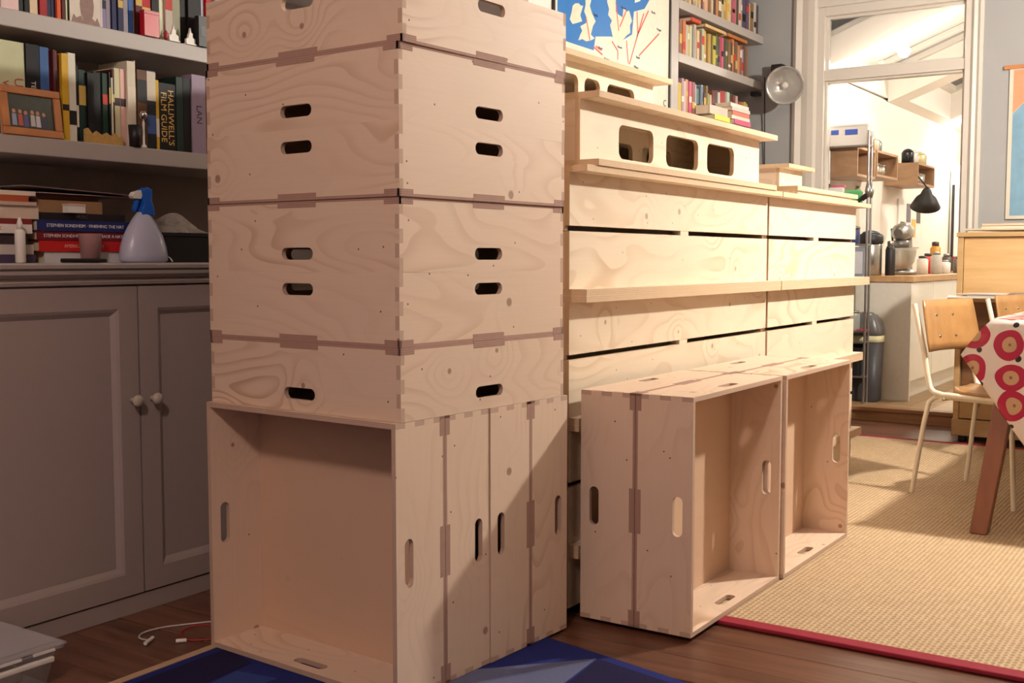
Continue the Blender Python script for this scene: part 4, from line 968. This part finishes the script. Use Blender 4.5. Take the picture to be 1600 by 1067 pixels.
# bureau with fold-down flap
bu = thing('bureau', 'beech bureau with its writing flap folded down', 'bureau', (-.90, 6.65, 0))
def bb(nm, mt, *bx, **k): return B(nm, mt, bu, *[(a+.90, b_+.90, c-6.65, d-6.65, e_, f_) for a, b_, c, d, e_, f_ in bx], **k)
bb('side', BEECH, (-1.365, -1.335, 6.45, 6.9, .05, 1.12), bevel=.003); bb('side', BEECH, (-.48, -.45, 6.45, 6.9, .05, 1.12), bevel=.003)
bb('top', BEECH, (-1.37, -.445, 6.44, 6.9, 1.1205, 1.145), bevel=.003)
bb('upper_panel', BEECH, (-1.333, -.482, 6.462, 6.48, .805, 1.118), bevel=.002)
fp = bb('flap', BEECH, (-1.33, -.485, 6.08, 6.46, .782, .802), bevel=.003)
bb('interior', BEECH_D, (-1.334, -.481, 6.50, 6.88, .30, .78)); 
for xx in (-1.334, -.9):
    d = bb('cupboard_door', BEECH_D, (xx+.002, xx+.43, 6.482, 6.499, .31, .775), bevel=.002)
dw = bb('drawer', BEECH, (-1.333, -.482, 6.452, 6.86, .13, .295), bevel=.003)
B('knob', BEECH_D, dw, (-.36, -.33, -.215, -.1985, .20, .22), (.30, .33, -.215, -.1985, .20, .22))
bb('plinth', BEECH, (-1.37, -.445, 6.44, 6.89, .035, .125), bevel=.004)
for xx in (-1.34, -.48): bb('castor', BLACK, (xx, xx+.04, 6.47, 6.51, 0.0, .036), bevel=.006)
def mag(x0, x1, y0, y1, z, t_, c, lab, rz=0, grp=None):
    t = thing('magazine', lab, 'magazine', ((x0+x1)/2, (y0+y1)/2, z+.0003), rz, grp); a = (x1-x0)/2; b_ = (y1-y0)/2
    B('pages', PAGES, t, (-a+.002, a-.002, -b_+.002, b_-.002, 0, t_*.8)); B('cover', flat(c, .4, var=.25, scale=25), t, (-a, a, -b_, b_, t_*.81, t_-.0004)); return t
g = 'magazines on top of the bureau'
mag(-1.33, -.95, 6.50, 6.78, 1.145, .012, (120, 112, 128), 'grey magazine at the bottom of the pile on the bureau', .05, g)
mag(-1.34, -.98, 6.48, 6.76, 1.157, .010, (206, 200, 206), 'white magazine second in the pile on the bureau', -.04, g)
mag(-1.26, -1.0, 6.5, 6.74, 1.167, .014, (150, 96, 70), 'brown magazine near the top of the pile on the bureau', .03, g)
mag(-1.25, -1.03, 6.5, 6.72, 1.181, .012, (214, 184, 150), 'cream magazine topping the pile on the bureau', -.06, g)
g = 'papers on the bureau flap'
mag(-1.34, -1.08, 6.02, 6.30, .802, .006, (222, 220, 220), 'white newspaper sheet overhanging the left end of the flap', .2, g)
mag(-1.22, -.95, 6.08, 6.36, .809, .006, (120, 126, 150), 'blue-grey magazine in the middle of the flap', -.15, g)
mag(-1.05, -.72, 6.06, 6.34, .816, .010, (96, 104, 112), 'dark grey magazine at the right of the flap', .1, g)
mag(-1.28, -1.02, 6.12, 6.4, .8165, .005, (214, 208, 204), 'white letter lying on the newspaper of the flap', -.3, g)
# wall hanging
t = thing('wall_hanging', 'orange and blue painted hanging on a wooden batten', 'wall hanging', (-1.2, 6.985, 1.23))
B('sheet', flat((206, 196, 180), .7), t, (-.022, .75, 0, .008, 0, .85)); B('batten', FRAMEW, t, (-.05, .78, -.012, .010, .8505, .872))
m = MB().add([(0, -.001, .60), (.02, -.001, .62), (.06, -.001, .66), (.1, -.001, .64), (.16, -.001, .70), (.74, -.001, .72), (.74, -.001, .845), (0, -.001, .845)], [tuple(range(8))]); m.build('orange_field', flat((222, 146, 112), .7, var=.15, scale=14), t, recalc=False)
m = MB().add([(0, -.001, .02), (.74, -.001, .02), (.74, -.001, .718), (.16, -.001, .698), (.1, -.001, .638), (.06, -.001, .658), (.02, -.001, .618), (0, -.001, .598)], [tuple(range(8))]); m.build('blue_field', flat((120, 156, 178), .7, var=.2, scale=14), t, recalc=False)

# ================================================================ KITCHEN CONTENTS
KF = .0855
ku = thing('kitchen_unit', 'white gloss kitchen base unit run with grey end panel', 'kitchen unit', (-2.1, 7.9, KF))
def kb(nm, mt, *bx, **k): return B(nm, mt, ku, *[(a+2.1, b_+2.1, c-7.9, d-7.9, e_-KF, f_-KF) for a, b_, c, d, e_, f_ in bx], **k)
kb('end_panel', flat((214, 208, 196), .5, name='pale_laminate'), (-2.395, -1.84, 7.40, 7.42, KF, .853))
kb('carcass', GLOSSW, (-2.395, -1.862, 7.421, 10.9, KF+.12, .853)); kb('plinth', GLOSSW, (-2.395, -1.90, 7.421, 10.9, KF, KF+.119))
for i in range(6):
    y0 = 7.424+i*.58
    d = kb('door', GLOSSW, (-1.861, -1.842, y0, y0+.575, KF+.125, .85), bevel=.002)
tag(B('kitchen_worktop', WORKW, None, (-2.397, -1.825, 7.385, 10.9, .8535, .892), bevel=.002), 'thick wooden kitchen worktop on the white units', 'worktop')
WT = .8922
# swing bin
t = thing('kitchen_bin', 'dark grey swing-top bin with a pale liner beside the step', 'bin', (-2.09, 7.30, KF))
def rb_(lv, nm, mt, par, seg=20):
    m = MB(); vs = []; fs = []
    for z_, a, b_ in lv:
        for k_ in range(seg):
            th = 2*pi*k_/seg; cx_, sx_ = cos(th), sin(th); e_ = .5
            vs.append((a*math.copysign(abs(cx_)**e_, cx_), b_*math.copysign(abs(sx_)**e_, sx_), z_))
    for i in range(len(lv)-1):
        for k_ in range(seg): a = i*seg+k_; b_ = i*seg+(k_+1) % seg; fs.append((a, b_, b_+seg, a+seg))
    fs.append(tuple(range(seg))); fs.append(tuple((len(lv)-1)*seg+k_ for k_ in range(seg)))
    m.add(vs, fs, 0, True); return m.build(nm, mt, par)
dg = flat((62, 60, 64), .45, name='dark_grey_plastic')
rb_([(0, .088, .07), (.01, .092, .073), (.395, .105, .076)], 'bin_body', dg, t)
rb_([(.385, .108, .0775), (.425, .109, .078)], 'liner', flat((216, 208, 170), .7, name='bin_liner'), t)
rb_([(.426, .107, .077), (.46, .105, .076), (.52, .088, .07), (.56, .06, .055), (.575, .03, .03)], 'swing_lid', flat((96, 94, 94), .3, name='grey_lid'), t)
B('lid_flap', flat((150, 148, 146), .25), t, (.06, .064, -.03, .03, .47, .53))
# steel rack
t = thing('steel_rack', 'open steel shelving rack just inside the kitchen door', 'rack', (-2.19, 7.175, KF))
for (a, b_) in ((-.135, -.035), (.135, -.035), (-.135, .035), (.135, .035)):
    m = MB().tube([(a, b_, 0), (a, b_, 1.72)], .008, 8)
    m.lathe([(.008, 1.30), (.020, 1.34), (.008, 1.40)], (a, b_, 0), 8); m.build('post', STEEL, t)
for z_ in (.16, .38, .45, .78, 1.0, 1.24, 1.62): B('shelf', STEEL, t, (-.14, .14, -.04, .04, z_, z_+.012), bevel=.002)
def small(name, label, cat, loc, parts, group=None, rz=0):
    t = thing(name, label, cat, loc, rz, group)
    for nm, kind, *a in parts:
        if kind == 'lathe': MB().lathe(a[0], n=16).build(nm, a[1], t)
        elif kind == 'box': B(nm, a[1], t, a[0], bevel=.002)
        elif kind == 'tube': MB().tube(a[0], a[2], 8).build(nm, a[1], t)
    return t
RZ = lambda z_: KF+z_+.0125
small('storage_tub', 'white food tub with blue labels on top of the steel rack', 'storage box', (-2.19, 7.175, RZ(1.62)), [('tub', 'box', (-.122, .122, -.024, .024, 0, .12), clear((226, 222, 216), .75, .3, 'milky_tub')), ('lid', 'box', (-.124, .124, -.025, .025, .1205, .132), WHITE), ('label', 'box', (-.02, .06, -.0262, -.0242, .065, .10), flat((70, 96, 190), .5)), ('label', 'box', (-.11, -.06, -.0262, -.0242, .07, .10), flat((70, 96, 190), .5))])
small('green_packet', 'green packet on the steel rack', 'packet', (-2.16, 7.17, RZ(1.24)), [('packet', 'box', (-.05, .06, -.02, .02, 0, .09), flat((90, 176, 110), .5)), ('flap', 'box', (-.045, .055, -.006, .006, .0905, .10), flat((110, 190, 130), .5))])
small('pink_folder', 'pink and white folder standing on the steel rack', 'folder', (-2.26, 7.18, RZ(1.24)), [('folder', 'box', (-.05, .04, -.02, .02, 0, .12), WHITE), ('tab', 'box', (-.04, .05, -.018, .018, .1205, .132), flat((216, 90, 130), .5))])
small('black_torch', 'black torch lying at the right of the steel rack', 'torch', (-2.09, 7.15, RZ(1.24)), [('barrel', 'tube', [(-.05, -.02, .012), (.0, -.02, .04)], BLACK, .011), ('head', 'tube', [(.001, -.02, .0405), (.03, -.02, .06)], BLACK, .017)])
small('steel_radio', 'silver radio with a vertical grille on the steel rack', 'radio', (-2.18, 7.17, RZ(.78)), [('body', 'box', (-.10, .11, -.024, .024, 0, .20), flat((150, 156, 170), .4, metal=.3)), ('grille', 'box', (.02, .10, -.026, -.0242, .03, .17), flat((205, 205, 210), .4)), ('display', 'box', (-.09, .0, -.026, -.0242, .11, .17), flat((30, 36, 70), .2))])
small('steel_tin', 'small blue lidded tin on the steel rack', 'tin', (-2.14, 7.17, RZ(1.0)), [('tin', 'lathe', [(.03, 0), (.032, .002), (.032, .09), (.03, .092)], flat((60, 66, 110), .4)), ('lid', 'lathe', [(.033, .0925), (.033, .108), (.02, .112)], STEEL)])
small('white_tin', 'short white tin beside the blue one on the steel rack', 'tin', (-2.25, 7.17, RZ(1.0)), [('tin', 'lathe', [(.03, 0), (.036, .002), (.036, .07), (.03, .072)], WHITE), ('lid', 'lathe', [(.037, .0725), (.037, .08), (.02, .082)], STEEL)])
small('glass_jar', 'squat glass jar on the middle of the steel rack', 'jar', (-2.13, 7.17, RZ(.45)), [('jar', 'lathe', [(.03, 0), (.034, .004), (.034, .10), (.028, .11)], clear((205, 210, 205), .4)), ('lid', 'lathe', [(.031, .111), (.031, .125), (.01, .127)], STEEL)])
small('red_clip', 'red clip on a ledge of the steel rack', 'clip', (-2.07, 7.15, RZ(.45)+.0), [('jaw', 'box', (-.02, .03, -.01, .01, 0, .010), flat((200, 50, 70), .4)), ('handle', 'box', (-.045, -.0205, -.006, .006, .002, .009), flat((200, 50, 70), .4))])
small('black_toaster', 'black appliance low on the steel rack', 'appliance', (-2.2, 7.17, RZ(.16)), [('body', 'box', (-.11, .11, -.03, .03, 0, .18), BLACK), ('knob', 'box', (.02, .05, -.036, -.0305, .06, .09), STEEL)])
# worktop items
m_ = [(.05, 0), (.062, .004), (.064, .20), (.06, .22)]
small('black_canister', 'tall black and steel canister at the near end of the worktop', 'canister', (-2.15, 7.56, WT), [('body', 'lathe', [(.07, 0), (.075, .004), (.075, .20), (.07, .21)], STEEL), ('collar', 'lathe', [(.077, .2105), (.082, .22), (.082, .262), (.07, .275)], BLACK), ('lid', 'lathe', [(.06, .2755), (.05, .29), (.01, .30)], flat((50, 60, 74), .3))])
small('dark_flask', 'slim dark flask between the canister and the mixer', 'flask', (-2.03, 7.60, WT), [('body', 'lathe', [(.03, 0), (.032, .004), (.032, .17), (.02, .20)], BLACK), ('cap', 'lathe', [(.021, .2005), (.021, .225), (.01, .23)], STEEL)])
mx = thing('stand_mixer', 'silver stand mixer with a glass bowl on the worktop', 'mixer', (-2.06, 8.02, WT))
MB().lathe([(.09, 0), (.10, .006), (.10, .025), (.06, .035)], n=20, sq=(1, 1)).build('base', STEEL, mx)
MB().tube([(0, .10, .02), (0, .11, .18), (0, .09, .25)], [.045, .038, .04], 12).build('column', STEEL, mx)
MB().tube([(0, .14, .29), (0, .10, .30), (0, 0, .30), (0, -.09, .29), (0, -.13, .285)], [.03, .055, .062, .058, .03], 14).build('motor_head', STEEL, mx)
MB().lathe([(.03, .036), (.06, .045), (.088, .09), (.098, .16), (.100, .185), (.096, .184), (.084, .095), (.03, .042)], (0, -.03, 0), 20).build('bowl', clear((200, 196, 186), .45, .05, 'bowl_glass'), mx)
MB().lathe([(.02, .17), (.055, .19), (.06, .235), (.03, .24)], (0, -.05, 0), 14).build('whisk_hub', flat((120, 118, 116), .3, metal=.6), mx)
MB().lathe([(.01, .045), (.05, .052), (.055, .08), (.01, .09)], (0, -.03, 0), 14).build('dough', flat((196, 130, 76), .7), mx)
small('utensil_pot', 'white jug of utensils behind the mixer', 'jug', (-2.2, 8.35, WT), [('pot', 'lathe', [(.05, 0), (.06, .01), (.06, .14), (.055, .145), (.05, .02)], WHITE), ('spoon', 'tube', [(0, 0, .03), (.02, .03, .30)], STEEL, .006), ('spatula', 'tube', [(0, .01, .03), (-.02, -.02, .33)], BLACK, .008), ('whisk', 'tube', [(.01, 0, .03), (.03, -.03, .28)], STEEL, .012)])
for i, (x_, y_, c, h_, nm, lab) in enumerate(((-2.02, 8.42, (226, 220, 210), .13, 'spice_jar', 'cream spice jar right of the mixer'), (-1.97, 8.62, (190, 186, 180), .16, 'spice_jar', 'tall glass spice jar right of the mixer'), (-2.06, 8.75, (205, 60, 60), .15, 'sauce_bottle', 'red sauce bottle further along the worktop'),
        (-1.98, 8.95, (222, 222, 216), .10, 'white_bowl_stack', 'stack of white bowls along the worktop'), (-2.1, 9.15, (214, 150, 60), .24, 'cereal_packet', 'amber packet at the wall behind the jars'), (-1.96, 9.3, (120, 116, 112), .13, 'pepper_mill', 'grey pepper mill near the red cloth'), (-2.25, 8.9, (230, 200, 120), .26, 'cereal_packet', 'yellow packet leaning at the kitchen wall'), (-2.08, 9.45, (90, 84, 80), .15, 'dark_mug', 'dark mug under the red cloth'))):
    small(nm, lab, 'jar' if 'jar' in nm or 'mill' in nm or 'mug' in nm else ('bottle' if 'bottle' in nm else 'packet' if 'packet' in nm else 'bowls'), (x_, y_, WT), [('body', 'lathe', [(.035, 0), (.04, .004), (.04, h_*.8), (.025, h_*.88)], flat(c, .4)), ('lid', 'lathe', [(.027, h_*.881), (.027, h_), (.01, h_*1.02)], STEEL if i % 2 else flat((60, 50, 50), .4))])
small('red_cloth', 'bright red box-like cloth at the far end of the worktop', 'cloth', (-1.98, 9.62, WT), [('holder', 'box', (-.05, .05, -.12, .12, 0, .055), flat((96, 92, 92), .4, metal=.4)), ('cloth', 'box', (-.055, .055, -.16, .16, .0555, .13), flat((232, 50, 56), .6))])
# wall boxes
def wallbox(y0, y1, z0, z1, lab):
    t = thing('wall_box_shelf', lab, 'wall shelf', (-2.398, (y0+y1)/2, z0), group='box shelves on the kitchen wall'); a = (y1-y0)/2; h_ = z1-z0; D = .25
    B('side', BOXW, t, (0, D, -a, -a+.016, 0, h_)); B('side', BOXW, t, (0, D, a-.016, a, 0, h_)); B('bottom', BOXW, t, (0, D, -a+.016, a-.016, 0, .016)); B('top', BOXW, t, (0, D, -a+.016, a-.016, h_-.016, h_)); B('back', BOXW, t, (0.0, .01, -a+.016, a-.016, .016, h_-.016))
wallbox(7.22, 7.62, 1.53, 1.72, 'box shelf nearest the door, behind the steel rack')
wallbox(7.66, 8.18, 1.555, 1.73, 'middle oak box shelf on the kitchen wall with pans on it')
wallbox(8.75, 9.27, 1.56, 1.725, 'farthest oak box shelf on the kitchen wall')
for (y_, x_, z_, r_, c, lab, nm) in ((7.76, -2.25, 1.7302, .05, (110, 56, 40), 'copper pan on the middle box shelf', 'copper_pan'), (7.90, -2.25, 1.7302, .045, (190, 180, 160), 'pale enamel pot on the middle box shelf', 'enamel_pot'), (8.06, -2.27, 1.7302, .04, (120, 120, 120), 'steel jug on the middle box shelf', 'steel_jug'),
        (8.84, -2.25, 1.7252, .045, (40, 40, 44), 'black pot on the far box shelf', 'black_pot'), (8.97, -2.25, 1.7252, .045, (216, 214, 212), 'shiny pan on the far box shelf', 'steel_pan'), (9.13, -2.24, 1.7252, .06, (200, 190, 150), 'cream teapot on the far box shelf', 'teapot')):
    small(nm, lab, 'pot', (x_, y_, z_), [('body', 'lathe', [(r_*.7, 0), (r_, .006), (r_*1.02, .08), (r_*.9, .09)], flat(c, .25, metal=.5)), ('lid', 'lathe', [(r_*.9, .0905), (r_*.6, .105), (.01, .112)], flat(c, .25, metal=.5)), ('handle', 'tube', [(0, -r_*.9, .06), (.02, -r_*1.5, .05), (.01, -r_*1.0, .02)], flat(c, .3, metal=.5), .005)])
for (y_, z_, lab) in ((7.79, 1.5715, 'left steel bowl inside the middle box shelf'), (7.93, 1.5715, 'right steel bowl inside the middle box shelf'), (8.90, 1.5765, 'left steel canister inside the far box shelf'), (9.03, 1.5765, 'right steel canister inside the far box shelf')):
    small('steel_bowl', lab, 'bowl', (-2.22, y_, z_), [('bowl', 'lathe', [(.03, 0), (.05, .02), (.055, .07), (.05, .068), (.03, .012)], CHROME), ('rim', 'lathe', [(.055, .0705), (.058, .073), (.05, .076)], CHROME)], group='steel bowls in the box shelves')
# black cone pendant over the worktop
t = thing('cone_lamp', 'black cone lampshade hanging over the worktop', 'lamp', (-2.10, 8.80, 1.42))
CM = Matrix.Rotation(R(28), 4, 'X') @ Matrix.Rotation(R(10), 4, 'Y')
MB().lathe([(.012, .13), (.03, .11), (.045, .07), (.075, .04), (.11, -.03), (.106, -.03), (.07, .036), (.04, .066)], (0, 0, 0), 22, M=CM).build('shade', BLACK, t)
MB().tube([CM @ Vector((0, 0, .13)), Vector((-.05, -.04, .20)), Vector((-.10, -.04, .26)), Vector((-.295, 0.0, .26))], .006, 8).build('arm', BLACK, t)
MB().lathe([(.005, -.02), (.03, -.01), (.032, .02), (.012, .05)], (0, 0, 0), 12, M=CM).build('bulb', emit(KIT, 40), t)
# tall unit at the far end, hanging tea towels and a utensil rail
t = thing('fridge', 'tall white fridge at the far end of the kitchen', 'fridge', (-2.12, 11.26, KF)); B('cabinet', GLOSSW, t, (-.27, .27, -.30, .33, 0, 1.78), bevel=.005); B('door', GLOSSW, t, (-.27, .27, -.33, -.301, .05, 1.75), bevel=.004); B('handle', BLACK, t, (-.25, -.23, -.35, -.331, .4, 1.6))
t = thing('chopping_board', 'pale paddle board hanging below the middle box shelf', 'board', (-2.398, 8.05, 1.16)); MB().prism([(-.05, 0), (.05, 0), (.055, .05), (.03, .22), (.02, .34), (-.02, .34), (-.03, .22), (-.055, .05)], 0, .014, 'x').build('board', flat((206, 190, 176), .6), t); B('hook', STEEL, t, (0, .02, -.004, .004, .342, .36))
t = thing('utensil_rail', 'steel rail of hanging utensils below the near box shelf', 'rail', (-2.398, 7.62, 1.40)); MB().tube([(.03, -.2, 0), (.03, .2, 0)], .005, 6).build('rail', STEEL, t)
for k_, yy in enumerate((-.15, -.07, .02, .1)): MB().tube([(.03, yy, -.006), (.03, yy, -.17-.03*(k_ % 2))], [.003, .008], 6).build('utensil', STEEL if k_ % 2 else BLACK, t)
t = thing('pictures_board', 'pinboard of pictures on the far kitchen wall', 'pinboard', (-2.398, 9.4, 1.10)); B('board', flat((226, 222, 216), .6), t, (0, .012, -.25, .45, 0, .38))
for k_, (a, b_, c) in enumerate(((-.2, .05, (60, 56, 60)), (-.02, .2, (90, 86, 96)), (.15, .08, (214, 170, 80)), (.3, .2, (70, 66, 60)))): B('picture', flat(c, .5, var=.3, scale=40), t, (.0121, .014, a, a+.13, b_, b_+.15))

# ---------------------------------------------------------------- unique labels
seen = {}
for o in ALL:
    l = o.get('label')
    if l: seen.setdefault(l, []).append(o)
for l, os_ in seen.items():
    if len(os_) > 1: print('DUP LABEL', l, len(os_))
    if len(l.split()) > 16 or len(l.split()) < 4: print('LEN LABEL', len(l.split()), l)
